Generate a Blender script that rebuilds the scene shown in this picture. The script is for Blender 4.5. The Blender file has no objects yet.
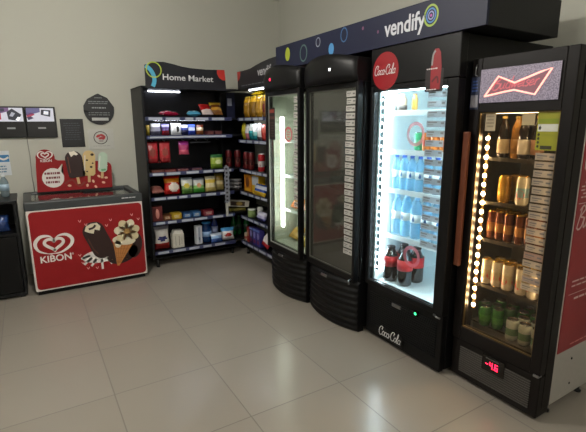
import bpy, bmesh, math, random
from mathutils import Vector, Matrix
PI = math.pi
scene = bpy.context.scene
COL = scene.collection

# ------------------------------------------------------------------ materials
def lin(c):
    c = c.lstrip('#'); v = [int(c[i:i+2], 16)/255 for i in (0, 2, 4)]
    return [x/12.92 if x <= .04045 else ((x+.055)/1.055)**2.4 for x in v] + [1]
MATS = {}
def mat(name, col='#808080', rough=.5, metal=0, emit=0, ecol=None, vary=.06, scale=40, bump=0, spec=.5, coat=0):
    if name in MATS: return MATS[name]
    m = bpy.data.materials.new(name); m.use_nodes = True
    nt = m.node_tree; p = nt.nodes['Principled BSDF']
    c = lin(col)
    tc = nt.nodes.new('ShaderNodeTexCoord'); nz = nt.nodes.new('ShaderNodeTexNoise')
    nz.inputs['Scale'].default_value = scale
    nt.links.new(tc.outputs['Object'], nz.inputs['Vector'])
    mx = nt.nodes.new('ShaderNodeMix'); mx.data_type = 'RGBA'
    mx.inputs[6].default_value = [max(0, x*(1-vary)) for x in c[:3]]+[1]
    mx.inputs[7].default_value = [min(1, x*(1+vary)) for x in c[:3]]+[1]
    nt.links.new(nz.outputs['Fac'], mx.inputs[0])
    nt.links.new(mx.outputs[2], p.inputs['Base Color'])
    p.inputs['Roughness'].default_value = rough; p.inputs['Metallic'].default_value = metal
    p.inputs['Specular IOR Level'].default_value = spec
    p.inputs['Coat Weight'].default_value = coat
    if emit:
        p.inputs['Emission Color'].default_value = lin(ecol or col)
        p.inputs['Emission Strength'].default_value = emit
    if bump:
        b = nt.nodes.new('ShaderNodeBump'); b.inputs['Strength'].default_value = bump; b.inputs['Distance'].default_value = .004
        nt.links.new(nz.outputs['Fac'], b.inputs['Height']); nt.links.new(b.outputs[0], p.inputs['Normal'])
    MATS[name] = m
    return m
def glass_mat(name, tint='#ffffff', refl=1.5, rough=.03, mirror='#ffffff', body=None, bodyfac=0.):
    if name in MATS: return MATS[name]
    m = bpy.data.materials.new(name); m.use_nodes = True; nt = m.node_tree; n = nt.nodes
    n.remove(n['Principled BSDF']); out = n['Material Output']
    t = n.new('ShaderNodeBsdfTransparent'); t.inputs[0].default_value = lin(tint)
    g = n.new('ShaderNodeBsdfGlossy'); g.inputs['Roughness'].default_value = rough; g.inputs[0].default_value = lin(mirror)
    f = n.new('ShaderNodeFresnel'); geo = n.new('ShaderNodeNewGeometry')     # same reflection on both faces of the pane
    mi = n.new('ShaderNodeMix'); mi.inputs[2].default_value = refl; mi.inputs[3].default_value = 1/refl
    nt.links.new(geo.outputs['Backfacing'], mi.inputs[0]); nt.links.new(mi.outputs[0], f.inputs[0])
    src = t.outputs[0]
    if body:
        d = n.new('ShaderNodeBsdfDiffuse'); d.inputs[0].default_value = lin(body)
        tl = n.new('ShaderNodeBsdfTranslucent'); tl.inputs[0].default_value = lin(body)
        ma = n.new('ShaderNodeMixShader'); ma.inputs[0].default_value = .5
        nt.links.new(d.outputs[0], ma.inputs[1]); nt.links.new(tl.outputs[0], ma.inputs[2])
        mb = n.new('ShaderNodeMixShader'); mb.inputs[0].default_value = bodyfac
        nt.links.new(t.outputs[0], mb.inputs[1]); nt.links.new(ma.outputs[0], mb.inputs[2]); src = mb.outputs[0]
    mm = n.new('ShaderNodeMixShader')
    nt.links.new(f.outputs[0], mm.inputs[0]); nt.links.new(src, mm.inputs[1]); nt.links.new(g.outputs[0], mm.inputs[2])
    nt.links.new(mm.outputs[0], out.inputs[0])
    MATS[name] = m
    return m
def wall_mat():
    return mat('painted wall', '#b9b9ae', rough=.75, vary=.02, scale=1.2, spec=.25)
def floor_mat():
    m = bpy.data.materials.new('porcelain tiles'); m.use_nodes = True; nt = m.node_tree; n = nt.nodes; L = nt.links.new
    p = n['Principled BSDF']; tc = n.new('ShaderNodeTexCoord'); sp = n.new('ShaderNodeSeparateXYZ'); L(tc.outputs['Object'], sp.inputs[0])
    def M(op, a, b=None, c=None):
        x = n.new('ShaderNodeMath'); x.operation = op
        for i, v in enumerate((a, b, c)):
            if v is None: continue
            if isinstance(v, (int, float)): x.inputs[i].default_value = v
            else: L(v, x.inputs[i])
        return x.outputs[0]
    T = .6; ds = []; ids = []
    for ax, off in (('X', -.3257), ('Y', .0810)):
        q = M('DIVIDE', M('SUBTRACT', sp.outputs[ax], off), T)
        ids.append(M('FLOOR', q))
        ds.append(M('ABSOLUTE', M('SUBTRACT', M('FRACT', M('ADD', q, .5)), .5)))
    d = M('MULTIPLY', M('MINIMUM', ds[0], ds[1]), T)
    grout = M('LESS_THAN', d, .003)
    cv = n.new('ShaderNodeCombineXYZ'); L(ids[0], cv.inputs[0]); L(ids[1], cv.inputs[1])
    wn = n.new('ShaderNodeTexWhiteNoise'); L(cv.outputs[0], wn.inputs['Vector'])
    nz = n.new('ShaderNodeTexNoise'); nz.inputs['Scale'].default_value = 5; nz.inputs['Detail'].default_value = 6; L(tc.outputs['Object'], nz.inputs['Vector'])
    f = M('ADD', M('MULTIPLY', wn.outputs['Value'], .5), M('MULTIPLY', nz.outputs['Fac'], .2))
    mx = n.new('ShaderNodeMix'); mx.data_type = 'RGBA'; L(f, mx.inputs[0])
    mx.inputs[6].default_value = lin('#8d867b'); mx.inputs[7].default_value = lin('#938c82')
    m2 = n.new('ShaderNodeMix'); m2.data_type = 'RGBA'; L(grout, m2.inputs[0]); L(mx.outputs[2], m2.inputs[6]); m2.inputs[7].default_value = lin('#6a635a')
    L(m2.outputs[2], p.inputs['Base Color'])
    L(M('ADD', M('MULTIPLY', grout, .4), M('ADD', .235, M('MULTIPLY', nz.outputs['Fac'], .015))), p.inputs['Roughness'])
    b = n.new('ShaderNodeBump'); b.inputs['Strength'].default_value = .4; b.inputs['Distance'].default_value = .002; b.invert = True
    L(grout, b.inputs['Height']); L(b.outputs[0], p.inputs['Normal'])
    return m
def K(col, rough=.45, **k):                       # a plain coloured plastic / print
    return mat('print ' + col + str(rough), col, rough, **k)
def foil(col, rough=.22): return mat('foil ' + col, col, rough, vary=.12, scale=30, spec=.8)
BLACK = mat('black plastic', '#0b0b0c', .42, spec=.25)
BLACKM = mat('black painted metal', '#111214', .45, spec=.3)
SHELFBLK = mat('black shelf steel', '#0b0c11', .42, spec=.3)
NAVY = mat('navy vinyl', '#191d35', .5, vary=.03, spec=.3)
SIGN = mat('dark sign vinyl', '#15161f', .45, vary=.03)
WHITE = mat('white print', '#dcdcdc', .5, vary=.02)
RED = mat('red print', '#8c1519', .5, vary=.03, spec=.3)
METAL = mat('brushed metal', '#9a9a9c', .3, 1)
CHROME = mat('bright tin', '#d0d0d0', .22, 1)

# ------------------------------------------------------------------ mesh builder
class B:
    def __init__(s, org=(0, 0, 0)):
        s.bm = bmesh.new(); s.ms = []; s.org = Vector(org)
    def mi(s, m):
        if m not in s.ms: s.ms.append(m)
        return s.ms.index(m)
    def _faces(s, geom, m, smooth=False):
        k = s.mi(m)
        for f in geom: f.material_index = k; f.smooth = smooth
    def box(s, x0, x1, y0, y1, z0, z1, m, bev=0, seg=2):
        r = bmesh.ops.create_cube(s.bm, size=1)
        vs = r['verts']
        for v in vs:
            v.co = Vector(((x0+x1)/2+v.co.x*(x1-x0), (y0+y1)/2+v.co.y*(y1-y0), (z0+z1)/2+v.co.z*(z1-z0)))
        fs = {f for v in vs for f in v.link_faces}
        if bev:
            es = list({e for v in vs for e in v.link_edges})
            rr = bmesh.ops.bevel(s.bm, geom=es, offset=bev, segments=seg, affect='EDGES', profile=.5)
            fs = {f for f in fs if f.is_valid} | set(rr['faces'])
        s._faces(fs, m)
        return s
    def lathe(s, prof, m, c=(0, 0), n=20, bands=None, axis='z'):
        """prof: [(r,z)], bands: material per segment"""
        rings = []
        for r, z in prof:
            rings.append([s.bm.verts.new(((c[0]+r*math.cos(2*PI*i/n)), (c[1]+r*math.sin(2*PI*i/n)), z)) for i in range(n)])
        for j in range(len(prof)-1):
            mm = bands[j] if bands else m
            k = s.mi(mm)
            for i in range(n):
                f = s.bm.faces.new((rings[j][i], rings[j][(i+1) % n], rings[j+1][(i+1) % n], rings[j+1][i])); f.material_index = k; f.smooth = True
        for rg, rev, mm in ((rings[0], True, bands[0] if bands else m), (rings[-1], False, bands[-1] if bands else m)):
            f = s.bm.faces.new(rg[::-1] if rev else rg); f.material_index = s.mi(mm)
        return s
    def tube(s, pts, r, m, n=8):
        pts = [Vector(p) for p in pts]; rings = []
        for i, p in enumerate(pts):
            d = (pts[min(i+1, len(pts)-1)]-pts[max(i-1, 0)]).normalized()
            a = d.orthogonal().normalized(); b = d.cross(a)
            if rings:
                a = (pa - d*pa.dot(d)).normalized(); b = d.cross(a)
            pa = a
            rings.append([s.bm.verts.new(p+a*r*math.cos(2*PI*k/n)+b*r*math.sin(2*PI*k/n)) for k in range(n)])
        k = s.mi(m)
        for j in range(len(rings)-1):
            for i in range(n):
                f = s.bm.faces.new((rings[j][i], rings[j][(i+1) % n], rings[j+1][(i+1) % n], rings[j+1][i])); f.material_index = k; f.smooth = True
        for rg in (rings[0][::-1], rings[-1]):
            f = s.bm.faces.new(rg); f.material_index = k
        return s
    def ball(s, c, r, m, sx=1, sy=1, sz=1):
        g = bmesh.ops.create_uvsphere(s.bm, u_segments=10, v_segments=6, radius=r)
        for v in g['verts']: v.co = Vector((c[0]+v.co.x*sx, c[1]+v.co.y*sy, c[2]+v.co.z*sz))
        s._faces({f for v in g['verts'] for f in v.link_faces}, m, True)
        return s
    def prism(s, pts, O, U, V, N, m, t=.004, m_edge=None):
        """closed 2-D outline extruded by t behind the plane (front at O, N to the viewer)"""
        O, U, V, N = map(Vector, (O, U, V, N))
        fr = [s.bm.verts.new(O+U*a+V*b) for a, b in pts]; bk = [s.bm.verts.new(O+U*a+V*b-N*t) for a, b in pts]
        f1 = s.bm.faces.new(fr); f2 = s.bm.faces.new(bk[::-1]); k = s.mi(m); f1.material_index = k
        k2 = s.mi(m_edge or m); f2.material_index = k2
        for i in range(len(pts)):
            j = (i+1) % len(pts)
            f = s.bm.faces.new((fr[j], fr[i], bk[i], bk[j])); f.material_index = k2
        f1.normal_update()
        if f1.normal.dot(N) < 0:
            for f in (f1, f2): f.normal_flip()
        return s
    def build(s, name, parent=None, origin=None, cast=True):
        org = Vector(origin) if origin is not None else s.org
        bmesh.ops.translate(s.bm, verts=s.bm.verts, vec=-org)
        bmesh.ops.recalc_face_normals(s.bm, faces=[f for f in s.bm.faces])
        me = bpy.data.meshes.new(name); s.bm.to_mesh(me); s.bm.free()
        for m in s.ms: me.materials.append(m)
        o = bpy.data.objects.new(name, me); COL.objects.link(o)
        if parent is not None: o.parent = parent
        elif origin is not None: o.location = org
        return o

# ---- flat print helper: shapes layered on a plane
class G:
    def __init__(s, O, U, V, N, b=None):
        s.b = b or B(); s.O, s.U, s.V, s.N = map(Vector, (O, U, V, N)); s.lv = 0
    def P(s, a, b): return s.O+s.U*a+s.V*b+s.N*(s.lv*.0007+.0008)
    def up(s, k=1): s.lv += k; return s
    def poly(s, pts, m):
        vs = [s.b.bm.verts.new(s.P(*p)) for p in pts]
        f = s.b.bm.faces.new(vs); f.material_index = s.b.mi(m)
        bmesh.ops.triangulate(s.b.bm, faces=[f])
        return s
    def rect(s, a0, a1, b0, b1, m): return s.poly([(a0, b0), (a1, b0), (a1, b1), (a0, b1)], m)
    def rrect(s, a0, a1, b0, b1, r, m):
        pts = []
        for cx, cy, t0 in ((a1-r, b1-r, 0), (a0+r, b1-r, 90), (a0+r, b0+r, 180), (a1-r, b0+r, 270)):
            for k in range(6): t = math.radians(t0+k*18); pts.append((cx+r*math.cos(t), cy+r*math.sin(t)))
        return s.poly(pts, m)
    def ell(s, a, b, ra, rb, m, n=24, rot=0):
        c, d = math.cos(rot), math.sin(rot)
        return s.poly([(a+ra*math.cos(2*PI*i/n)*c-rb*math.sin(2*PI*i/n)*d, b+ra*math.cos(2*PI*i/n)*d+rb*math.sin(2*PI*i/n)*c) for i in range(n)], m)
    def stroke(s, pts, w, m, closed=False, smooth=True, taper=False):
        pts = [Vector((p[0], p[1])) for p in pts]
        if smooth and len(pts) > 2:
            q = []; n = len(pts); rng = range(n if closed else n-1)
            for i in rng:
                p0 = pts[(i-1) % n] if (closed or i > 0) else pts[0]; p1 = pts[i]; p2 = pts[(i+1) % n]
                p3 = pts[(i+2) % n] if (closed or i+2 < n) else p2
                for k in range(5):
                    t = k/5
                    q.append(.5*((2*p1)+(p2-p0)*t+(2*p0-5*p1+4*p2-p3)*t*t+(3*p1-p0-3*p2+p3)*t**3))
            if not closed: q.append(pts[-1])
            pts = q
        n = len(pts); L = []; R = []
        for i in range(n):
            a = pts[(i-1) % n] if (closed or i > 0) else pts[i]; b = pts[(i+1) % n] if (closed or i < n-1) else pts[i]
            d = (b-a)
            if d.length < 1e-9: d = Vector((1, 0))
            d.normalize(); nn = Vector((-d.y, d.x))
            ww = w/2*(math.sin(PI*min(max(i/(n-1), .08), .92)) if taper else 1)
            L.append(s.b.bm.verts.new(s.P(*(pts[i]+nn*ww)))); R.append(s.b.bm.verts.new(s.P(*(pts[i]-nn*ww))))
        k = s.b.mi(m)
        for i in range(n if closed else n-1):
            j = (i+1) % n
            try: f = s.b.bm.faces.new((L[i], R[i], R[j], L[j])); f.material_index = k
            except ValueError: pass
        return s
    def ring(s, a, b, ra, rb, w, m, n=28): return s.stroke([(a+ra*math.cos(2*PI*i/n), b+rb*math.sin(2*PI*i/n)) for i in range(n)], w, m, closed=True, smooth=False)
    def text(s, body, a, b, m, width=None, height=None, bold=0., shear=0., align='L', rot=0):
        vs, fs, w, h = text2d(body, bold, shear)
        sx = width/w if width else None; sy = height/h if height else None
        sx = sx or sy; sy = sy or sx
        a0 = a if align == 'L' else a-w*sx/2
        vv = [s.b.bm.verts.new(s.P(a0+x*sx, b+y*sy+(x*sx)*math.tan(rot))) for x, y in vs]
        k = s.b.mi(m)
        for f in fs:
            try: q = s.b.bm.faces.new([vv[i] for i in f]); q.material_index = k
            except ValueError: pass
        return s
    def script(s, word, a, b, m, width, w=.16, rot=0, hs=1.):
        strokes, W = script2d(word); sc = width/W
        for st in strokes: s.stroke([(a+x*sc, b+y*sc*hs+x*sc*math.tan(rot)) for x, y in st], w*sc, m)
        return s
    def lines(s, a0, a1, b0, b1, n, m, seed=1, h=None):
        """rows of small illegible print"""
        r = random.Random(seed); dh = (b1-b0)/n; h = h or dh*.5
        for i in range(n):
            x = a0+r.uniform(0, .12)*(a1-a0); e = a1-r.uniform(0, .15)*(a1-a0); y = b0+dh*(i+.25)
            while x < e-.004:
                w = min(r.uniform(.06, .2)*(a1-a0), e-x); s.rect(x, x+w, y, y+h, m); x += w+.03*(a1-a0)
        return s
_T = {}
def text2d(body, bold, shear):
    k = (body, bold, shear)
    if k in _T: return _T[k]
    cu = bpy.data.curves.new('lettering', 'FONT'); cu.body = body; cu.offset = bold; cu.shear = shear; cu.resolution_u = 4
    o = bpy.data.objects.new('lettering', cu); COL.objects.link(o)
    bpy.context.view_layer.update()
    me = o.evaluated_get(bpy.context.evaluated_depsgraph_get()).to_mesh()
    vs = [(v.co.x, v.co.y) for v in me.vertices]; fs = [tuple(p.vertices) for p in me.polygons]
    x0 = min(v[0] for v in vs); x1 = max(v[0] for v in vs); y1 = max(v[1] for v in vs)
    y0 = 0
    vs = [(x-x0, y-y0) for x, y in vs]
    o.evaluated_get(bpy.context.evaluated_depsgraph_get()).to_mesh_clear()
    bpy.data.objects.remove(o); bpy.data.curves.remove(cu)
    _T[k] = (vs, fs, x1-x0, y1-y0)
    return _T[k]
def arc(cx, cy, rx, ry, a0, a1, n=9):
    return [(cx+rx*math.cos(math.radians(a0+(a1-a0)*i/(n-1))), cy+ry*math.sin(math.radians(a0+(a1-a0)*i/(n-1)))) for i in range(n)]
GL = {
 'C': ([arc(.8, .95, .75, 1.0, 50, 320), [(1.2, 1.75), (1.0, 1.35), (1.2, 1.2)]], 1.35),
 'o': ([arc(.4, .5, .38, .48, 0, 360, 11)], .85), 'c': ([arc(.42, .5, .38, .48, 45, 320)], .8),
 'a': ([arc(.4, .5, .38, .48, 20, 380, 11), [(.8, 1), (.78, .2), (1.0, .05)]], 1.0),
 'l': ([[(0, .3), (.4, 1.5), (.3, 2.1), (.12, 1.6), (.15, .2), (.35, 0), (.55, .15)]], .55),
 '-': ([[(.02, .5), (.3, .58)]], .4),
 'B': ([[(.3, 2), (.2, 1), (.05, 0)], [(-.1, 1.7), (.5, 2.1), (1.05, 1.75), (.4, 1.1), (1.15, .9), (1.0, .1), (.4, -.1), (.05, .2)]], 1.35),
 'u': ([[(0, 1), (0, .3), (.25, 0), (.55, .3), (.65, 1)], [(.65, 1), (.65, .2), (.9, .05)]], .95),
 'd': ([arc(.38, .5, .36, .48, 20, 380, 11), [(.85, 2), (.74, .2), (.95, .05)]], 1.0),
 'w': ([[(0, 1), (.12, .05), (.45, .8), (.6, .05), (.95, 1)]], 1.05), 'e': ([[(.05, .45), (.6, .6), (.4, 1), (.03, .6), (.2, .05), (.75, .25)]], .8),
 'i': ([[(.1, 1), (.08, .2), (.35, .05)], [(.15, 1.35), (.2, 1.5)]], .4), 's': ([[(.55, .85), (.25, 1), (.12, .7), (.5, .4), (.35, .02), (0, .12)]], .65),
 'r': ([[(.1, 0), (.1, 1)], [(.1, .6), (.4, 1), (.6, .85)]], .65)}
def script2d(word):
    x = 0; out = []
    for ch in word:
        st, adv = GL[ch]
        out += [[(x+px+py*.28, py) for px, py in p] for p in st]; x += adv
    return out, x+.3

# ------------------------------------------------------------------ scene object helpers
def tag(o, label=None, cat=None, group=None, kind=None):
    if label: o['label'] = label
    if cat: o['category'] = cat
    if group: o['group'] = group
    if kind: o['kind'] = kind
    return o
def thing(name, label, cat, loc, group=None, rot=(0, 0, 0)):
    o = bpy.data.objects.new(name, None); COL.objects.link(o); o.location = loc; o.rotation_euler = rot; o.empty_display_size = .1
    return tag(o, label, cat, group)
def dup(o, loc, rot=None, label=None, group=None):
    c = o.copy(); COL.objects.link(c); c.location = loc
    if rot is not None: c.rotation_euler = rot
    if label: c['label'] = label
    if group: c['group'] = group
    for ch in o.children:
        d = ch.copy(); COL.objects.link(d); d.parent = c
        for g in ch.children:
            e = g.copy(); COL.objects.link(e); e.parent = d
    return c
def struct(b, name): return tag(b.build(name), kind='structure')
X_, Y_, Z_ = Vector((1, 0, 0)), Vector((0, 1, 0)), Vector((0, 0, 1))
def GX(x, b=None): return G((x, 0, 0), -Y_, Z_, -X_, b)       # print on a face towards -X: u = -y
def GY(y, b=None): return G((0, y, 0), X_, Z_, -Y_, b)        # print on a face towards -Y: u = x

# ================================================================== ROOM
XR, XL, YB, YF, ZC = 2.96, -3.2, 5.2, -3.4, 3.1
W = wall_mat()
struct(B().box(XL-.1, XR+.1, YF-.1, YB+.1, -.1, 0, floor_mat()), 'floor')
struct(B().box(XL-.1, XR+.1, YB, YB+.1, 0, ZC, W), 'wall_back')
struct(B().box(XR, XR+.1, YF, YB, 0, ZC, W), 'wall_right')
struct(B().box(XL-.1, XL, YF, YB, 0, ZC, W), 'wall_left')
struct(B().box(XL, XR, YF-.1, YF, 0, ZC, W), 'wall_front')
struct(B().box(XL-.1, XR+.1, YF-.1, YB+.1, ZC, ZC+.1, mat('ceiling paint', '#c9c8c2', .9, vary=.02)), 'ceiling')

# ================================================================== CHEST FREEZER
FX0, FX1, FY0, FY1 = -.085, .925, 4.44, 5.12
fz = thing('chest_freezer', 'red and white chest freezer with a glass lid against the back wall', 'freezer', (.42, 4.78, 0)); o = fz.location
CAB = mat('freezer white enamel', '#b9b7b2', .4); LIDG = mat('dark grey lid frame', '#34383a', .45)
B(o).box(FX0+.02, FX1-.02, FY0+.03, FY1-.02, 0, .05, BLACK).build('base', fz)
b = B(o)                                     # hollow cabinet: four walls and a bottom
b.box(FX0, FX1, FY0+.008, FY0+.06, .05, .80, CAB, .006).box(FX0, FX1, FY1-.06, FY1, .05, .80, CAB, .006)
b.box(FX0, FX0+.06, FY0+.06, FY1-.06, .05, .80, CAB).box(FX1-.06, FX1, FY0+.06, FY1-.06, .05, .80, CAB).box(FX0+.06, FX1-.06, FY0+.06, FY1-.06, .05, .45, CAB)
b.build('cabinet', fz)
b = B(o)
b.box(FX0-.006, FX1+.006, FY0-.008, FY0+.075, .805, .885, LIDG, .012).box(FX0-.006, FX1+.006, FY1-.06, FY1+.004, .805, .89, LIDG, .012)
b.box(FX0-.006, FX0+.06, FY0+.07, FY1-.05, .805, .885, LIDG, .008).box(FX1-.06, FX1+.006, FY0+.07, FY1-.05, .805, .885, LIDG, .008)
lid = b.build('lid_frame', fz)
LG = glass_mat('freezer lid glass', '#dfe6e4', 1.5, .02)
B(o).box(FX0+.06, .43, FY0+.075, FY1-.06, .872, .876, LG).build('sliding_glass', fz)
B(o).box(.41, FX1-.06, FY0+.075, FY1-.06, .863, .867, LG).build('sliding_glass', fz)
b = B(o); g = GY(FY0-.009, b); g.lines(.72, .88, .845, .862, 1, K('#c9c9c9'), 5); b.build('lid_sticker', fz)
# printed front panel
b = B(o); b.box(FX0+.005, FX1-.004, FY0-.004, FY0+.01, .045, .805, K('#cfc9c2'), .002)
g = GY(FY0-.004, b)
g.rrect(FX0+.018, FX1-.014, .058, .794, .035, RED).up()
PW = K('#ded8d2'); CHOC = K('#2a1512'); CREAM = K('#d9cfb4'); WAF = K('#b5763c'); WAF2 = K('#8a5527')
# heart swirl logo
def heart(g, cx, cy, s, w, m):
    pts = []
    for i in range(28):
        t = 2*PI*i/28
        pts.append((cx+s*16*math.sin(t)**3/16, cy+s*.66*(13*math.cos(t)-5*math.cos(2*t)-2*math.cos(3*t)-math.cos(4*t))/13))
    g.stroke(pts, w, m, closed=True)
def heart_logo(g, cx, cy, s, m):
    heart(g, cx, cy+.02*s, s*.5, s*.17, m)
    g.stroke([(cx-.15*s, cy-.62*s), (cx-.8*s, cy-.35*s), (cx-.98*s, cy+.12*s), (cx-.7*s, cy+.5*s), (cx-.25*s, cy+.52*s), (cx, cy+.3*s)], s*.2, m, taper=True)
    g.stroke([(cx-.35*s, cy-.55*s), (cx+.3*s, cy-.55*s), (cx+.85*s, cy-.2*s), (cx+.98*s, cy+.2*s), (cx+.7*s, cy+.5*s), (cx+.3*s, cy+.5*s), (cx, cy+.3*s)], s*.2, m, taper=True)
heart_logo(g, .11, .48, .155, PW)
g.text('KIBON', -.015, .315, PW, width=.255, height=.062, bold=.02)
g.ring(.253, .365, .006, .006, .003, PW)
# white splash, chocolate cloud
r = random.Random(3)
for i in range(7):
    a = PI+PI*i/6; g.stroke([(.5+.1*math.cos(a), .32+.05*math.sin(a)), (.5+(.17+r.random()*.04)*math.cos(a), .3+(.1+r.random()*.04)*math.sin(a))], .02, PW, smooth=False, taper=False)
g.ell(.49, .30, .16, .065, PW)
g.up().ell(.70, .29, .15, .09, CHOC, rot=.3).ell(.82, .36, .07, .13, CHOC, rot=-.2)
for i in range(16): g.ell(.56+r.random()*.26, .225+r.random()*.1, .007, .006, K('#8c6a50'), 8)
g.up()
# chocolate bar on a slant (rounded capsule), bitten top with cream
cs, sn = math.cos(.36), math.sin(.36)
def R2(x, y, cx=.485, cy=.47): return (cx+x*cs-y*sn, cy+x*sn+y*cs)
cap = [R2(.098*math.cos(t), .10+.085*math.sin(t)) for t in [PI*i/10 for i in range(11)]]+[R2(.098*math.cos(t), -.115+.085*math.sin(t)) for t in [PI+PI*i/10 for i in range(11)]]
g.poly(cap, CHOC).up()
g.poly([R2(*p) for p in [(-.07, .13), (-.04, .165), (.01, .17), (.06, .155), (.075, .11), (.05, .075), (.015, .105), (-.01, .07), (-.045, .1)]], CREAM).up()
g.stroke([R2(-.03, .13), R2(.01, .125), R2(.04, .14)], .02, CHOC)
g.stroke([R2(-.075, .05), R2(-.078, -.06), R2(-.06, -.13)], .012, K('#4b2b22'))
# cone with cream petals
g.poly([(.615, .44), (.81, .40), (.655, .175), (.635, .178)], WAF).up()
for k in range(5):
    g.stroke([(.63+.035*k, .43-.008*k), (.64+.006*k, .2)], .004, WAF2, smooth=False)
    g.stroke([(.62+.004*k, .40-.045*k), (.80-.033*k, .37-.04*k)], .004, WAF2, smooth=False)
g.up().ell(.72, .43, .11, .05, CREAM, rot=-.15).ell(.66, .40, .03, .04, CREAM)
g.up()
for k in range(7):
    a = math.radians(12+k*52); g.ell(.755+.066*math.cos(a), .515+.07*math.sin(a), .058, .044, CREAM if k % 2 else K('#cdbf98'), 16, rot=a)
g.up().ell(.755, .515, .03, .03, K('#a8834a'))
for k in range(7):
    a = math.radians(38+k*52); g.stroke([(.755+.02*math.cos(a), .515+.02*math.sin(a)), (.755+.09*math.cos(a), .515+.095*math.sin(a))], .009, K('#6b4a28'), smooth=False)
for x, y in ((.33, .68), (.38, .64), (.60, .66), (.56, .61), (.80, .69), (.86, .64), (.32, .27), (.36, .21), (.30, .35), (.44, .2)):
    g.stroke([(x, y), (x+.012, y-.02), (x+.022, y)], .006, K('#e5a09c'))
b.build('front_panel', fz)

# ------------------------------------------------------------------ display board on the freezer
db = thing('ice_cream_display_board', 'red cut-out board with three ice lollies standing on the freezer lid', 'sign', (.39, 5.02, .892)); o = db.location
def circ(cx, cy, r, a0, a1, n): return [(cx+r*math.cos(math.radians(a0+(a1-a0)*i/n)), cy+r*math.sin(math.radians(a0+(a1-a0)*i/n))) for i in range(n+1)]
out = [(.035, .892), (.745, .892), (.755, 1.11)]+circ(.70, 1.115, .055, 0, 80, 5)+[(.52, 1.195), (.25, 1.205)]+circ(.14, 1.235, .085, -10, 190, 12)+[(.05, 1.16)]
b = B(o); b.prism(out, (0, 5.02, 0), X_, Z_, -Y_, RED, .012); g = GY(5.02, b)
heart_logo(g, .14, 1.262, .066, PW); g.text('KIBON', .095, 1.195, PW, width=.10, height=.025, bold=.02)
g.poly(circ(.19, 1.03, .1, 60, 400, 18)+[(.285, 1.17)], PW).up()
g.lines(.115, .265, .965, 1.10, 3, K('#7a3b3e'), 8, .022)
for x, y in ((.5, .93), (.56, .97), (.66, .95), (.62, 1.02), (.7, 1.13), (.69, 1.0), (.33, .94), (.58, .91)): g.ell(x, y, .018, .012, K('#e2b59a'), 9, rot=x*9)
g.stroke([(.29, .96), (.36, 1.0), (.42, .93), (.48, .97)], .02, K('#7d2417'))
b.build('board', db)
def lolly(cx, cz, w, h, rot, body, spots, bite):
    b = B(o); c, s_ = math.cos(rot), math.sin(rot)
    def T(x, y): return (cx+x*c-y*s_, cz+x*s_+y*c)
    STK = K('#c8a878')
    b.prism([T(*p) for p in [(-.013, -h*.5-.07), (.013, -h*.5-.07), (.013, -h*.4), (-.013, -h*.4)]], (0, 5.008, 0), X_, Z_, -Y_, STK, .004)
    pts = [T(w/2*math.cos(t), h/2-w/2+w/2*math.sin(t)) for t in [PI*i/12 for i in range(13)]]+[T(-w/2, -h/2+.02), T(-w/2+.02, -h/2), T(w/2-.02, -h/2), T(w/2, -h/2+.02)]
    b.prism(pts, (0, 5.004, 0), X_, Z_, -Y_, body, .006); g = GY(5.004, b)
    if bite: g.poly([T(*p) for p in [(-.035, h/2-.005), (.02, h/2-.002), (.05, h/2-.04), (.03, h/2-.05), (.01, h/2-.04), (-.02, h/2-.06)]], K('#e8e0d0'))
    for x, y, q, m in spots: g.ell(*T(x, y), q, q*.8, m, 9)
    g.stroke([T(-w*.32, h*.3), T(-w*.36, -h*.3)], .008, K('#6b3a2a') if bite else PW)
    b.build('lolly', db)
lolly(.40, 1.16, .16, .275, .1, CHOC, [], True)
lolly(.535, 1.165, .12, .265, -.08, K('#cdb27a'), [(.03, .09, .017, CHOC), (-.02, .03, .012, CHOC), (.02, -.04, .014, CHOC), (-.02, -.09, .01, CHOC), (.035, .0, .01, CHOC)], False)
lolly(.67, 1.17, .09, .21, -.12, K('#b3c9b4'), [(.0, -.085, .016, K('#6fa878')), (.02, -.08, .014, K('#6fa878'))], False)

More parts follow.
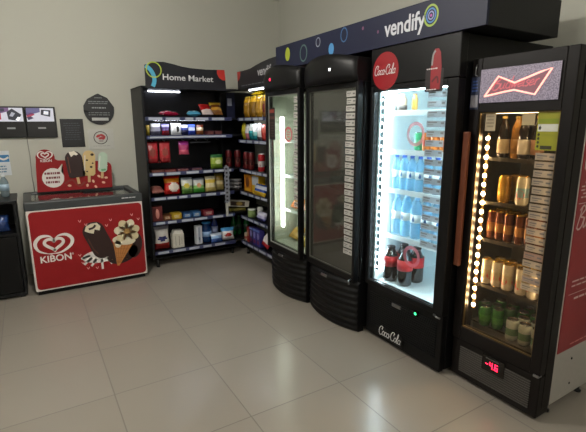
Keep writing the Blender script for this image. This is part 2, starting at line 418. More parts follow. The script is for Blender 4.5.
# ------------------------------------------------------------------ wall mounted things
MON = K('#0b0b0d', .3)
def monitor(x0, x1, label, seed):
    t = thing('surveillance_monitor', label, 'monitor', ((x0+x1)/2, 5.2, 1.435), 'surveillance monitors'); o = t.location
    b = B(o); b.box(x0, x1, 5.165, 5.198, 1.435, 1.742, MON, .006); b.build('frame', t)
    b = B(o); g = GY(5.165, b); E_ = lambda c: mat('screen '+c, c, .3, emit=.75, ecol=c, vary=.1)
    a0, a1, c0, c1 = x0+.012, x1-.018, 1.595, 1.727; w = a1-a0; h = c1-c0
    def q(pts, c): g.poly([(a0+u*w, c0+v*h) for u, v in pts], E_(c))
    q([(0, 0), (1, 0), (1, 1), (0, 1)], '#a9aab4'); g.up()
    if seed == 0:
        q([(0, .5), (.5, .75), (.5, 1), (0, 1)], '#5d4468'); q([(0, .1), (.2, .15), (.2, .62), (0, .6)], '#8b2636'); q([(.45, .15), (.75, .05), (.95, .5), (.62, .95), (.42, .7)], '#22242c'); g.up()
        q([(.5, .4), (.62, .35), (.72, .6), (.6, .7)], '#8a8c96'); q([(.2, .7), (.34, .75), (.34, .95), (.2, .95)], '#2a2b3a'); q([(.7, .1), (.82, .05), (.9, .3), (.8, .35)], '#d7dae0')
    else:
        q([(0, .45), (.5, .7), (.5, 1), (0, 1)], '#4d4a70'); q([(.02, .25), (.3, .5), (.22, .68), (.0, .55)], '#8a3349'); q([(.52, .5), (.86, .35), (.9, .85), (.55, .9)], '#24262e'); g.up()
        q([(.62, .55), (.8, .5), (.82, .75), (.65, .8)], '#c6cad2'); q([(.05, .1), (.25, .25), (.15, .4), (.0, .3)], '#39304a')
    b.build('screen', t)
    b = B(o); b.box((x0+x1)/2-.035, (x0+x1)/2+.035, 5.1625, 5.166, 1.522, 1.538, K('#9fa3a6')); b.build('name_plate', t)
monitor(-.245, .015, 'black two-tone wall monitor beside the cable, showing a shop camera view with red corner', 0)
monitor(.0155, .285, 'black wall monitor above the promo board, screen next to the black poster', 1)
b = B((.01, 5.2, .9)); b.tube([(.005, 5.193, 1.434), (.012, 5.194, 1.25), (.006, 5.194, 1.05), (.012, 5.194, .88)], .004, K('#8d8c85')); tag(b.build('monitor_cord', None, (.01, 5.194, .88)), 'thin pale cable hanging down the wall below the monitors', 'cable')
po = thing('wall_poster', 'black rectangular notice with fine print on the back wall', 'poster', (.43, 5.2, 1.325)); o = po.location
b = B(o); b.box(.318, .538, 5.192, 5.199, 1.327, 1.622, K('#101115', .4), .002); g = GY(5.192, b); g.lines(.345, .51, 1.40, 1.59, 8, K('#3c3e46'), 4, .007); b.build('poster_sheet', po)
pl = thing('round_plaque', 'black round plaque with pointed top and pale print on the wall', 'sign', (.708, 5.2, 1.555)); o = pl.location
pts = [(.555+.0, 1.70)]+[(.708+.153*math.cos(math.radians(a)), 1.715+.155*math.sin(math.radians(a))) for a in range(180, 361, 12)]+[(.861, 1.75), (.80, 1.845), (.735, 1.875), (.712, 1.888), (.688, 1.88), (.6, 1.83), (.557, 1.76)]
b = B(o); b.prism(pts, (0, 5.186, 0), X_, Z_, -Y_, K('#121316', .4), .012); g = GY(5.186, b)
g.lines(.66, .76, 1.835, 1.853, 1, K('#777a7c'), 2); g.lines(.60, .82, 1.775, 1.815, 2, K('#777a7c'), 3, .009); g.lines(.62, .80, 1.725, 1.755, 1, K('#8d9092'), 6, .013); g.lines(.585, .835, 1.655, 1.70, 2, K('#777a7c'), 9, .008)
g.rect(.628, .795, 1.605, 1.635, K('#b5b6b4')); b.build('plaque', pl)
nt_ = thing('wall_notice', 'white notice with a red mark in a black ring below the plaque', 'sign', (.7, 5.2, 1.295)); o = nt_.location
b = B(o); b.box(.572, .832, 5.193, 5.199, 1.297, 1.515, K('#b9b9b2'), .002); g = GY(5.193, b)
g.ring(.698, 1.42, .068, .066, .008, K('#3a2b2c')); 
for x, y, a in ((.675, 1.44, .5), (.715, 1.445, -.4), (.70, 1.415, .2), (.73, 1.42, 1.0)): g.ell(x, y, .026, .014, K('#b23b3e'), 12, rot=a)
g.lines(.67, .73, 1.375, 1.395, 1, K('#6b5a5a'), 2); g.lines(.59, .82, 1.325, 1.34, 1, K('#9a9a94'), 2, .006); b.build('notice_sheet', nt_)
bs = thing('blue_sign', 'small white sign with blue waves at the wall above the bottles', 'sign', (-.25, 5.2, 1.06)); o = bs.location
b = B(o); b.box(-.36, -.165, 5.193, 5.199, 1.065, 1.31, K('#c9ced2'), .002); g = GY(5.193, b); g.rect(-.355, -.17, 1.2, 1.27, K('#2e75a8')).up(); g.stroke([(-.35, 1.235), (-.28, 1.255), (-.22, 1.225), (-.175, 1.245)], .018, PW); g.lines(-.34, -.19, 1.09, 1.17, 3, K('#5f7f99'), 3); b.build('sign_sheet', bs)

# ------------------------------------------------------------------ black side cabinet at the left
sc_ = thing('side_cabinet', 'black open side cabinet left of the chest freezer', 'cabinet', (-.45, 4.75, 0)); o = sc_.location
b = B(o); b.box(-.74, -.72, 4.50, 5.0, .02, .88, BLACKM).box(-.17, -.15, 4.50, 5.0, .02, .88, BLACKM).box(-.72, -.17, 4.98, 5.0, .02, .88, BLACKM); b.box(-.72, -.17, 4.5, 4.98, .02, .05, BLACKM); b.build('carcass', sc_)
B(o).box(-.75, -.138, 4.49, 5.01, .88, .905, BLACKM, .004).build('top', sc_)
B(o).box(-.72, -.17, 4.51, 4.98, .585, .605, BLACKM).build('shelf', sc_)
b = B(o); b.box(-.715, -.175, 4.495, 4.515, .055, .575, BLACK, .004); b.build('door', sc_)
for x in (-.7, -.19):
    for y in (4.53, 4.96): B(o).box(x-.02, x+.02, y-.02, y+.02, 0, .02, BLACK).build('foot', sc_)

# ================================================================== PRODUCTS: builders
def bag(name, label, cat, w, h, t, loc, cols, rot=(0, 0, 0), group=None, seed=0, blob=None, side=None, wr=.12):
    """pillow pack: crimped ends, bulging wrinkled middle; cols = [(v_from, colour)]"""
    r = random.Random(seed); nu, nv = 12, 14
    b = B(); ph = [r.uniform(0, 6) for _ in range(6)]
    def surf(sgn):
        g = []
        for j in range(nv+1):
            v = j/nv; row = []
            for i in range(nu+1):
                u = i/nu
                e = max(0, 1-abs(2*u-1)**2.4)**.6; f = max(0, 1-abs(2*min(max((v-.07)/.86, 0), 1)-1)**2.6)**.6
                y = t/2*e*f*(1+wr*math.sin(5*u*PI+ph[0])*math.sin(4*v*PI+ph[1])+wr*.7*math.sin(11*u+ph[2]+sgn)+wr*.6*math.sin(13*v+ph[3]*sgn))
                ww = w*(1-.07*math.sin(PI*v)+.03*math.sin(7*v+ph[4]))
                zig = .002*(1 if (i % 2) else -1) if j in (0, nv) else 0
                row.append(b.bm.verts.new(((u-.5)*ww, sgn*y, h*(v+.03*math.sin(PI*u)*(1 if v > .5 else 0)*(v-.5))+zig)))
            g.append(row)
        return g
    fr = surf(-1); bk = surf(1)
    def colour(u, v):
        if blob and ((u-blob[0])/blob[2])**2+((v-blob[1])/blob[3])**2 < 1: return blob[4]
        if side and u < side[0]: return side[1]
        c = cols[0][1]
        for vf, cc in cols:
            if v >= vf: c = cc
        return c
    for gq, sg in ((fr, 1), (bk, -1)):
        for j in range(nv):
            for i in range(nu):
                q = (gq[j][i], gq[j][i+1], gq[j+1][i+1], gq[j+1][i]); f = b.bm.faces.new(q if sg > 0 else q[::-1])
                f.material_index = b.mi(foil(colour((i+.5)/nu, (j+.5)/nv))); f.smooth = True
    bmesh.ops.remove_doubles(b.bm, verts=b.bm.verts, dist=.0012)
    ob = b.build(name, None, (0, 0, 0)); ob.location = (loc[0], loc[1], loc[2]+.0012); ob.rotation_euler = rot
    return tag(ob, label, cat, group)
FX = -PI/2                                              # turned to face the aisle from the right-hand wall
def boxp(name, label, cat, w, d, h, loc, col, prints=(), rot=(0, 0, 0), group=None, bev=.003):
    """carton: width x depth x height, prints = (shape, a, b, ra, rb, colour) on the front"""
    b = B(); b.box(-w/2, w/2, -d/2, d/2, 0, h, K(col), bev)
    g = GY(-d/2, b)
    for p in prints:
        k, a, c, ra, rb, cc = p
        if k == 'e': g.ell(a*w/2, c*h, ra*w/2, rb*h, K(cc))
        elif k == 'r': g.rect((a-ra)*w/2, (a+ra)*w/2, (c-rb)*h, (c+rb)*h, K(cc))
        elif k == 'l': g.lines((a-ra)*w/2, (a+ra)*w/2, (c-rb)*h, (c+rb)*h, 3, K(cc), int(w*1000))
        g.up()
    ob = b.build(name, None, (0, 0, 0)); ob.location = (loc[0], loc[1], loc[2]+.0012); ob.rotation_euler = rot
    return tag(ob, label, cat, group)
def can_proto(name, cat, r, h, body, band=None, top=None, patch=None, rough=.25):
    b = B(); m = mat('can '+body, body, rough, .35, vary=.08); m2 = mat('can '+(band or body), band or body, rough, .35); mt = top or CHROME
    prof = [(r*.78, 0), (r*.8, .004), (r*.98, .014), (r, .02), (r, h*.28), (r, h*.6), (r, h*.88), (r*.84, h*.965), (r*.84, h*.985), (r*.87, h), (r*.82, h), (r*.78, h*.975), (r*.1, h*.975)]
    bands = [mt, m, m, m, m2, m, m, mt, mt, mt, mt, mt]
    b.lathe(prof, m, n=18, bands=bands)
    if patch:                                            # printed emblem on four sides of the can
        pm = K(patch); k = b.mi(pm)
        for q in range(3):
            a0 = q*2*PI/3-PI/2*2+.2
            vs = []
            for i in range(13):
                t = 2*PI*i/12
                if i < 12:
                    a = a0+.68*math.cos(t); vs.append(b.bm.verts.new(((r+.0008)*math.cos(a), (r+.0008)*math.sin(a), h*.38+h*.15*math.sin(t))))
            f = b.bm.faces.new(vs); f.material_index = k
    ob = b.build(name, None, (0, 0, 0)); ob['category'] = cat
    tb = B(); tb.box(-r*.25, r*.25, -r*.42, r*.1, h*.976, h*.99, mt, .0006, 1); tb.build('tab', ob)
    return ob
def bottle_proto(name, cat, r, h, body, capc, labc=None, lab=(.35, .62), neck=.3, waist=True, mark=None, labm=None, neckm=None):
    b = B(); rn = r*neck
    prof = [(r*.75, 0), (r*.95, .008), (r, .025), (r, h*.3), (r*(.93 if waist else 1), h*.34), (r*(.93 if waist else 1), h*.6), (r, h*.64), (r*.95, h*.72), (r*.7, h*.82), (rn*1.1, h*.9), (rn, h*.93), (rn, h*.96)]
    bands = [body]*11
    if neckm: bands[8:] = [neckm]*3
    b.lathe(prof, body, n=18, bands=bands); ob = b.build(name, None, (0, 0, 0)); ob['category'] = cat
    c = B(); c.lathe([(rn*1.12, h*.935), (rn*1.15, h*.94), (rn*1.15, h*.99), (rn*1.0, h), (rn*.1, h)], K(capc), n=14); c.build('cap', ob)
    if labc:
        rr = r*(.935 if waist else 1.004); lb = B(); m = K(labc)
        rings = [(rr, lab[0]*h), (rr+.0012, lab[0]*h), (rr+.0012, lab[1]*h), (rr, lab[1]*h)]
        lb.lathe(rings, m, n=18)
        if mark:
            for q in range(3):
                a0 = PI+q*2*PI/3-.15; zc = h*(lab[0]+lab[1])/2
                vs = [lb.bm.verts.new(((rr+.002)*math.cos(a0+da), (rr+.002)*math.sin(a0+da), zc+dz*h)) for da, dz in ((0, .085), (-.22, 0), (-.28, -.04), (-.15, -.075), (.15, -.075), (.28, -.04), (.22, 0))]
                f = lb.bm.faces.new(vs); f.material_index = lb.mi(K(mark))
        lb.build('label', ob)
    return ob
ORD = ['first', 'second', 'third', 'fourth', 'fifth', 'sixth', 'seventh', 'eighth', 'ninth', 'tenth']
_used = set()
def place(proto, loc, label, group=None, rz=0):
    """first call puts the prototype itself in place, later calls copy it with its parts"""
    loc = (loc[0], loc[1], loc[2]+.0008)
    if proto.name not in _used:
        _used.add(proto.name); proto.location = loc; proto.rotation_euler = (0, 0, rz); tag(proto, label, None, group); return proto
    return dup(proto, loc, (0, 0, rz), label, group)

# bottles and packs of the side cabinet
CLR = glass_mat('clear pale bottle', '#cfdde4', 1.4, .1, body='#b8c8d0', bodyfac=.35)
bp = bottle_proto('dispenser_bottle', 'bottle', .036, .20, CLR, '#d5d8da', '#9fb6c6', (.3, .6), .4, False)
place(bp, (-.225, 4.78, .905), 'clear bottle with pale label on the side cabinet, nearest the freezer', 'clear bottles on the side cabinet')
place(bp, (-.315, 4.76, .905), 'clear bottle with pale label on the side cabinet, left of its twin', 'clear bottles on the side cabinet')
bag('snack_bag', 'blue pack on the shelf inside the black side cabinet', 'bag', .14, .15, .05, (-.29, 4.62, .609), [(0, '#1c3466'), (.55, '#2c4a86')], (-.15, 0, 0), seed=31)
bag('snack_bag', 'white pack lying inside the black side cabinet', 'bag', .16, .12, .06, (-.27, 4.61, .62), [(0, '#c4c2ba'), (.5, '#a9aaa6')], (-1.35, 0, .3), seed=32).location = (-.40, 4.72, .63)

# ================================================================== SHELF UNITS
LVL1 = [.18, .515, .785, 1.05, 1.44, 1.63]; LVL2 = [.16, .475, .772, 1.038, 1.378, 1.625]
STRIP = mat('shelf price strip', '#30365a', .4, vary=.03); TAGM = K('#aab0bc', .5)
TUBE = mat('shelf lamp tube', '#ffffff', .3, emit=26, ecol='#eef2ff')
TUBE2 = mat('soft shelf lamp and glow', '#ffffff', .3, emit=14, ecol='#eef2ff')
sh = thing('shelf_unit', 'black snack shelf unit under the Home Market sign', 'shelving', (1.5, 4.9, 0)); o = sh.location
for x in (1.045, 2.03):
    b = B(o); b.box(x, x+.022, 4.66 if x < 1.5 else 5.0, 5.16, .10, 1.945, SHELFBLK, .002); b.build('side_panel', sh)
b = B(o); b.box(1.067, 2.55, 5.14, 5.16, .10, 1.945, SHELFBLK); b.build('back_panel', sh)
B(o).box(1.045, 2.1, 4.66, 5.16, 1.93, 1.945, SHELFBLK).build('top_panel', sh)
B(o).box(1.067, 2.1, 4.72, 5.14, .085, .10, SHELFBLK).build('bottom_panel', sh)
for x, y in ((1.1, 4.70), (2.02, 4.76), (1.1, 5.1), (2.03, 5.1)):
    b = B(o); b.lathe([(.016, 0), (.022, .004), (.012, .02), (.012, .086)], BLACK, (x, y), 12); b.build('foot', sh)
rs = random.Random(11)
for z in LVL1:
    b = B(o); b.box(1.068, 2.029, 4.675, 5.139, z-.018, z, SHELFBLK); b.box(2.053, 2.53, 4.73, 5.139, z-.018, z, SHELFBLK)
    s_ = b.build('shelf', sh)
    b = B(o); b.box(1.068, 2.028, 4.66, 4.675, z-.032, z+.006, STRIP, .002)
    if z != 1.44:
        g = GY(4.66, b); x = 1.10
        while x < 1.93:
            w = rs.uniform(.09, .15); g.rect(x, min(x+w, 2.0), z-.026, z+.001, TAGM); x += w+rs.uniform(.015, .07)
    else:
        g = GY(4.66, b); g.rect(1.1, 1.95, z-.022, z-.004, TAGM)
    b.build('price_strip', s_)
b = B(o); b.box(1.21, 1.57, 5.06, 5.08, 1.918, 1.927, TUBE2, .003); b.build('lamp_tube', sh)  # glowing bar set at the back panel to imitate the glow on it
b = B(o); b.box(1.16, 1.72, 4.685, 4.70, 1.598, 1.606, TUBE, .002); b.build('lamp_tube', sh)
# header sign
pts = [(1.095, 1.925), (1.1, 2.15), (1.16, 2.172), (1.22, 2.185), (1.29, 2.188), (1.39, 2.172), (1.48, 2.153), (1.57, 2.143), (1.74, 2.138), (1.957, 2.146), (1.97, 1.95), (1.97, 1.925)]
b = B(o); b.prism(pts, (0, 4.655, 0), X_, Z_, -Y_, SIGN, .02); g = GY(4.655, b)
g.poly([(1.957, 2.144), (1.967, 2.035), (1.93, 2.035), (1.89, 2.06), (1.868, 2.10), (1.868, 2.141)], K('#c3322c')).up()
g.stroke([(1.105, 2.14), (1.15, 2.105), (1.18, 2.05), (1.185, 1.99), (1.165, 1.94)], .042, K('#4ba3c3')).up()
g.ring(1.185, 2.105, .074, .074, .012, K('#a7b83c'))
g.text('Home Market', 1.272, 2.012, K('#cfcfd2'), width=.55, height=.058, bold=.012)
b.build('header_sign', sh)

s2 = thing('shelf_unit', 'black snack shelf unit on the right wall beside the narrow freezer', 'shelving', (2.36, 4.2, 0)); o = s2.location
Y20, Y21 = 3.68, 4.70
B(o).box(2.58, 2.60, Y20, Y21, .10, 1.945, SHELFBLK).build('back_panel', s2)
b = B(o); b.box(2.125, 2.58, Y20, Y20+.02, .10, 1.945, SHELFBLK); b.build('side_panel', s2)
B(o).box(2.115, 2.60, Y20, Y21, 1.93, 1.945, SHELFBLK).build('top_panel', s2)
B(o).box(2.16, 2.58, Y20+.02, Y21, .085, .10, SHELFBLK).build('bottom_panel', s2)
for x, y in ((2.18, 3.75), (2.18, 4.64), (2.54, 3.75), (2.54, 4.64)):
    b = B(o); b.lathe([(.016, 0), (.022, .004), (.012, .02), (.012, .086)], BLACK, (x, y), 12); b.build('foot', s2)
for z in LVL2:
    b = B(o); b.box(2.135, 2.579, Y20+.021, Y21, z-.018, z, SHELFBLK); s_ = b.build('shelf', s2)
    b = B(o); b.box(2.12, 2.135, Y20+.02, Y21, z-.032, z+.006, STRIP, .002); g = GX(2.12, b); y = 4.66
    while y > 3.8:
        w = rs.uniform(.09, .16); g.rect(-y, -(y-w), z-.026, z+.001, TAGM); y -= w+rs.uniform(.015, .06)
    b.build('price_strip', s_)
b = B(o); b.box(2.15, 2.165, 3.95, 4.45, 1.916, 1.926, TUBE2, .003); b.build('lamp_tube', s2)
b = B(o); b.box(2.14, 2.155, 4.0, 4.45, 1.594, 1.602, TUBE, .002); b.build('lamp_tube', s2)
pts = [(-4.655, 1.945), (-4.665, 2.135), (-4.5, 2.132), (-4.34, 2.135), (-4.2, 2.155), (-4.06, 2.172), (-3.9, 2.184), (-3.75, 2.188), (-3.68, 2.185), (-3.68, 1.945)]
b = B(o); b.prism(pts, (2.115, 0, 0), -Y_, Z_, -X_, SIGN, .02); g = GX(2.115, b)
g.poly([(-4.664, 2.134), (-4.658, 2.03), (-4.61, 2.05), (-4.58, 2.09), (-4.58, 2.131)], K('#b0332f'))
g.text('vendify', -4.16, 2.045, K('#b9b9be'), width=.34, height=.085, bold=.012)
g.lines(-4.58, -4.0, 1.965, 1.985, 1, K('#6e7078'), 7, .010); b.build('header_sign', s2)
# corner info panel (dark blue card between the two units)
ci = thing('corner_info_card', 'dark blue card with a pale square at the shelf corner top', 'sign', (2.14, 4.96, 1.632)); o = ci.location
b = B(o); b.box(2.095, 2.20, 4.95, 4.962, 1.632, 1.925, NAVY); g = GY(4.95, b); g.rect(2.105, 2.16, 1.775, 1.86, K('#8b90a0')); b.build('card', ci)
# clip strip with hanging sachets
cl = thing('hanging_clip_strip', 'clip strip of silver sachets hanging at the shelf corner', 'clip strip', (1.93, 4.655, .50)); o = cl.location
b = B(o); b.box(1.92, 1.94, 4.640, 4.643, .52, 1.10, K('#7c7f86', .3)); b.build('strip', cl)
for k in range(9):
    z = .665+k*.046; b = B(o); e = .006*(k % 3-1)
    b.prism([(1.90+e, z), (1.958+e, z+.004), (1.962-e, z+.052), (1.905-e, z+.046)], (0, 4.636-.002*(k % 4), 0), X_, Z_, -Y_, foil('#8c9098', .18), .004)
    g = GY(4.636-.002*(k % 4), b); g.rect(1.915, 1.94, z+.012, z+.034, K('#26262c')); b.build('sachet', cl)
B(o).box(1.905, 1.935, 4.634, 4.640, .50, .655, K('#b9b8ae')).build('card', cl)

# ------------------------------------------------------------------ products on the Home Market unit
UP = (0, 0, 0)
def lying(rz=0, tilt=-1.45): return (tilt, 0, rz)
A = 1.63
bag('snack_bag', 'crimson foil pack lying on the top shelf under the Home Market sign', 'bag', .20, .14, .055, (1.355, 4.71, A+.034), [(0, '#8c1836'), (.5, '#b8264c'), (.72, '#d9a8b4')], lying(.15), seed=1)
bag('snack_bag', 'light blue foil pack lying on the top shelf', 'bag', .16, .13, .06, (1.61, 4.72, A+.036), [(0, '#4f9cc0'), (.4, '#9fd0e4'), (.7, '#5a8cae')], lying(-.2), seed=2)
bag('snack_bag', 'red and white pack leaning on the top shelf beside the gold pack', 'bag', .14, .16, .06, (1.77, 4.72, A+.034), [(0, '#c9b8b4'), (.35, '#a01c1e'), (.8, '#c4362e')], lying(.1, -.75), seed=3)
bag('snack_bag', 'gold brown pack leaning on the top shelf near the shelf corner', 'bag', .14, .17, .06, (1.90, 4.78, A+.034), [(0, '#7a4f1e'), (.3, '#b98a34'), (.5, '#5d3414'), (.7, '#b5932f')], lying(-.1, -.6), seed=4)
Bz = 1.44
for x, w, h, cc, lb in ((1.097, .05, .11, [(0, '#8c7a22'), (.6, '#a08c34')], 'narrow yellow pouch at the outer end of the second shelf'),
        (1.183, .11, .125, [(0, '#4a4a5c'), (.35, '#8f90a2'), (.7, '#c6c8d2')], 'grey and white pouch next to the yellow pouch, second shelf'),
        (1.288, .085, .12, [(0, '#6e1624'), (.45, '#5c4c86'), (.75, '#8480b4')], 'purple and dark red pouch on the second shelf'),
        (1.402, .12, .128, [(0, '#cfd2d6'), (.5, '#e2e4e6')], 'bright white pouch with a black mark on the second shelf'),
        (1.497, .075, .11, [(0, '#1c2148'), (.5, '#2c3f90'), (.75, '#c3cbe2')], 'small navy and white pouch on the second shelf'),
        (1.577, .085, .115, [(0, '#2a3f9c'), (.4, '#b9c8ea'), (.75, '#3a55b0')], 'royal blue and white pouch on the second shelf'),
        (1.672, .085, .11, [(0, '#7c4a26'), (.4, '#d9c6a4'), (.75, '#5a2a1a')], 'tan and brown pouch on the second shelf')):
    bag('pouch', lb, 'pouch', w, h, .05, (x, 4.74, Bz+.003), cc, UP, 'pouches on the second shelf', int(x*1000), blob=(.62, .5, .12, .3, '#1c1c20') if x == 1.402 else None)
for i, x in enumerate((1.78, 1.875)):
    boxp('candy_pack', ['dark red flat pack on the second shelf, beside the tan pouch', 'dark red flat pack on the second shelf, closest to the corner post'][i], 'pack', .085, .1, .045, (x, 4.745, Bz), '#451418', (('l', 0, .5, .8, .35, '#7c4a44'),), group='dark red flat packs on the second shelf')
# hanging bags on a peg rail
pr_ = thing('peg_rail', 'black peg rail with hooks below the second shelf', 'rail', (1.45, 4.78, 1.395)); o = pr_.location
B(o).box(1.09, 1.96, 4.80, 4.815, 1.385, 1.40, BLACKM).build('bar', pr_)
b = B(o); b.box(1.56, 1.80, 4.765, 4.77, 1.356, 1.366, K('#4e5058')); b.build('price_rail', pr_)
for x in (1.134, 1.264, 1.475, 1.62, 1.75, 1.88):
    b = B(o); b.tube([(x, 4.80, 1.392), (x, 4.72, 1.385), (x, 4.705, 1.392)], .003, METAL, 6); b.build('hook', pr_)
    for s in (x,):
        pass
for x, lb in ((1.134, 'red hanging bag nearest the shelf side panel'), (1.264, 'red hanging bag next to the bare hooks, right of its twin')):
    bag('hanging_bag', lb, 'bag', .122, .225, .035, (x, 4.74, 1.152), [(0, '#8c1c22'), (.2, '#a8242c'), (.55, '#b53038'), (.9, '#7c161c')], UP, 'red bags on the peg rail', int(x*777), blob=(.5, .5, .26, .2, '#8a3a34'))
bag('hanging_bag', 'magenta hanging bag alone on the peg rail', 'bag', .118, .145, .04, (1.475, 4.74, 1.232), [(0, '#c8506c'), (.35, '#a82a66'), (.7, '#962a80')], UP, seed=41)
pz = bag('doypack', 'green doypack with a dark green top on the shelf above the chips', 'pouch', .155, .165, .07, (1.85, 4.73, 1.052), [(0, '#6b8a2c'), (.35, '#97ae48'), (.78, '#1d5a26')], UP, seed=42, blob=(.55, .5, .25, .14, '#c9d29a'))
for i, (x, c, lb) in enumerate(((1.165, '#54281e', 'brown flat bar on the third shelf below the red bags'), (1.30, '#5c2020', 'maroon flat bar on the third shelf, beside the brown bar'), (1.44, '#4a1e2c', 'wine-coloured flat bar on the third shelf below the magenta bag'), (1.60, '#3c2038', 'dark purple flat bar on the third shelf, beside the green doypack'))):
    boxp('chocolate_bar', lb, 'chocolate bar', .125, .09, .028, (x, 4.735, 1.05), c, (('l', 0, .5, .8, .3, '#8a5a50'),), group='flat bars on the third shelf')
D = .785
bag('snack_bag', 'pinkish brown pack lying at the outer end of the chips shelf', 'bag', .15, .17, .07, (1.163, 4.70, D+.05), [(0, '#8c5850'), (.5, '#a9766c'), (.75, '#6b3a36')], lying(.12, -1.3), seed=5)
bag('chip_bag', 'red and orange chip bag with a white front', 'bag', .185, .205, .08, (1.335, 4.785, D+.004), [(0, '#a81c1a'), (.2, '#c0241c'), (.62, '#e08a1c'), (.85, '#c8301e')], (-.12, 0, 0), seed=6, blob=(.58, .4, .34, .24, '#e8ddd0'))
bag('chip_bag', 'white and green chip bag beside the red chip bag', 'bag', .135, .185, .07, (1.492, 4.74, D+.003), [(0, '#4f7a38'), (.3, '#7c9a5a'), (.5, '#c9cfc8'), (.85, '#9aa4b0')], (-.12, 0, 0), seed=7, blob=(.4, .5, .25, .15, '#c9b84a'))
bag('chip_bag', 'pale chip bag with bright green base beside the cream bag', 'bag', .14, .17, .07, (1.632, 4.75, D+.003), [(0, '#3f8a34'), (.32, '#86b866'), (.48, '#c2c8c4'), (.85, '#8f98a8')], (-.14, 0, 0), seed=8, blob=(.45, .5, .22, .14, '#d49a6a'))
bag('chip_bag', 'cream and yellow chip bag on the chips shelf', 'bag', .135, .18, .07, (1.775, 4.75, D+.003), [(0, '#b9a860'), (.3, '#d9cda0'), (.6, '#d4b84a'), (.8, '#d8d2b4')], (-.1, 0, 0), seed=9)
bag('chip_bag', 'tan and yellow chip bag behind the clip strip', 'bag', .12, .20, .06, (1.905, 4.81, D+.003), [(0, '#a89a60'), (.35, '#d2c494'), (.6, '#a88a34'), (.85, '#8a7a34')], (-.08, 0, 0), seed=10)
Ez = .515
boxp('biscuit_box', 'dark red upright box with a pink figure on the fifth shelf', 'box', .115, .07, .165, (1.132, 4.75, Ez), '#5c1a18', (('e', .05, .5, .35, .33, '#b5766a'), ('e', .0, .72, .22, .12, '#c98a7c')))
for x, w, h, c, c2, lb, dd in ((1.238, .09, .06, '#5a3416', '#7a4a20', 'brown low pack next to the dark red upright box', .1), (1.345, .11, .068, '#a88a1c', '#c8a834', 'mustard yellow low pack on the fifth shelf', .1), (1.465, .10, .06, '#1c3f6c', '#3a6a9c', 'dark blue low pack beside the mustard pack', .1), (1.575, .10, .062, '#24507c', '#4a7aa8', 'steel blue low pack in the fifth shelf middle', .1), (1.72, .12, .062, '#6c1a26', '#8a3a44', 'dark red low pack on the fifth shelf, near the corner', .1)):
    boxp('biscuit_pack', lb, 'pack', w, dd, h, (x, 4.76, Ez), c, (('r', 0, .5, .7, .3, c2), ('l', 0, .5, .6, .25, '#c9c4b4')), group='low packs on the fifth shelf')
Fz = .18
bag('flour_bag', 'tall white bag with blue lettering and red base on the bottom shelf', 'bag', .17, .27, .085, (1.172, 4.75, Fz+.003), [(0, '#8a2420'), (.3, '#c2beb8'), (.88, '#8f8a94')], (-.04, 0, 0), seed=12, blob=(.5, .48, .32, .1, '#2b2f62'))
b = B(); b.box(-.066, .066, -.045, .045, 0, .165, K('#c6c3b4'), .006); b.prism([(-.06, .165), (.06, .165), (.05, .2), (-.04, .205)], (0, -.04, 0), X_, Z_, -Y_, K('#d2d0c6'), .08); g = GY(-.0452, b); g.rect(-.035, -.03, .03, .14, K('#77756a')); g.rect(.005, .012, .03, .14, K('#77756a')); g.lines(.02, .055, .04, .13, 6, K('#a09e92'), 4)
ob = b.build('milk_carton', None, (0, 0, 0)); ob.location = (1.348, 4.76, Fz+.001); tag(ob, 'cream gable-topped carton beside the flour bag on the bottom shelf', 'carton')
boxp('slim_carton', 'slim white carton beside the blue-capped jug on the bottom shelf', 'carton', .075, .06, .22, (1.60, 4.77, Fz), '#c9ccd2', (('r', 0, .5, .35, .42, '#9aa4b4'), ('e', 0, .3, .3, .1, '#6a7080')), rot=(0, 0, .1))
BLU = glass_mat('blue tinted jug', '#7fb0e0', 1.4, .1, body='#2c5a9c', bodyfac=.6)
ob = bottle_proto('water_jug', 'bottle', .062, .245, BLU, '#3b9ae0', '#8fb0d8', (.3, .55), .72, False)
place(ob, (1.712, 4.80, Fz), 'blue jug with a wide bright blue cap on the bottom shelf')
ob = bottle_proto('cleaner_bottle', 'bottle', .04, .285, K('#22306c', .25), '#c8323a', '#9aa6cc', (.3, .6), .55, False)
place(ob, (1.832, 4.84, Fz), 'dark blue bottle with a red cap on the bottom shelf')
bag('wipes_pack', 'pale blue pack in front of the dark blue bottle on the bottom shelf', 'pack', .15, .11, .08, (1.80, 4.715, Fz+.003), [(0, '#3a5aa0'), (.4, '#8fb4dc'), (.75, '#c2cfe0')], (-.25, 0, .1), seed=13).location = (1.80, 4.69, Fz+.006)
bag('wipes_pack', 'blue, white and red pack at the corner end of the bottom shelf', 'pack', .16, .15, .085, (1.958, 4.735, Fz+.003), [(0, '#c9c4c4'), (.3, '#d8d6d6'), (.72, '#4a94cc')], (-.15, 0, -.1), seed=14, blob=(.5, .42, .3, .16, '#a8322c'))

# ------------------------------------------------------------------ corner and right-hand unit
tp = can_proto('snack_canister', 'canister', .038, .205, '#5c1216', '#3a0c10', K('#3a3a3e'), '#8a4a40', rough=.35)
for i, (x, y) in enumerate(((2.075, 4.90), (2.155, 4.815), (2.185, 4.63), (2.185, 4.50))):
    place(tp, (x, y, 1.0385 if y < 4.7 else 1.0505), ['dark red snack canister beside the green doypack', 'dark red snack canister in the shelf corner, second from the doypack', 'dark red snack canister standing just right of the shelf corner', 'dark red snack canister between its twin and the red white canister'][i], 'dark red canisters', PI-.2+i*.1)
tp2 = can_proto('snack_canister', 'canister', .04, .20, '#a81c24', '#c9c4c4', K('#c8c8c8'), '#7c1418', rough=.35)
place(tp2, (2.19, 4.255, 1.0385), 'red and white snack canister, brightest on the right-hand shelf', None, PI)
def bagX(*a, **k): return bag(*a, **k)
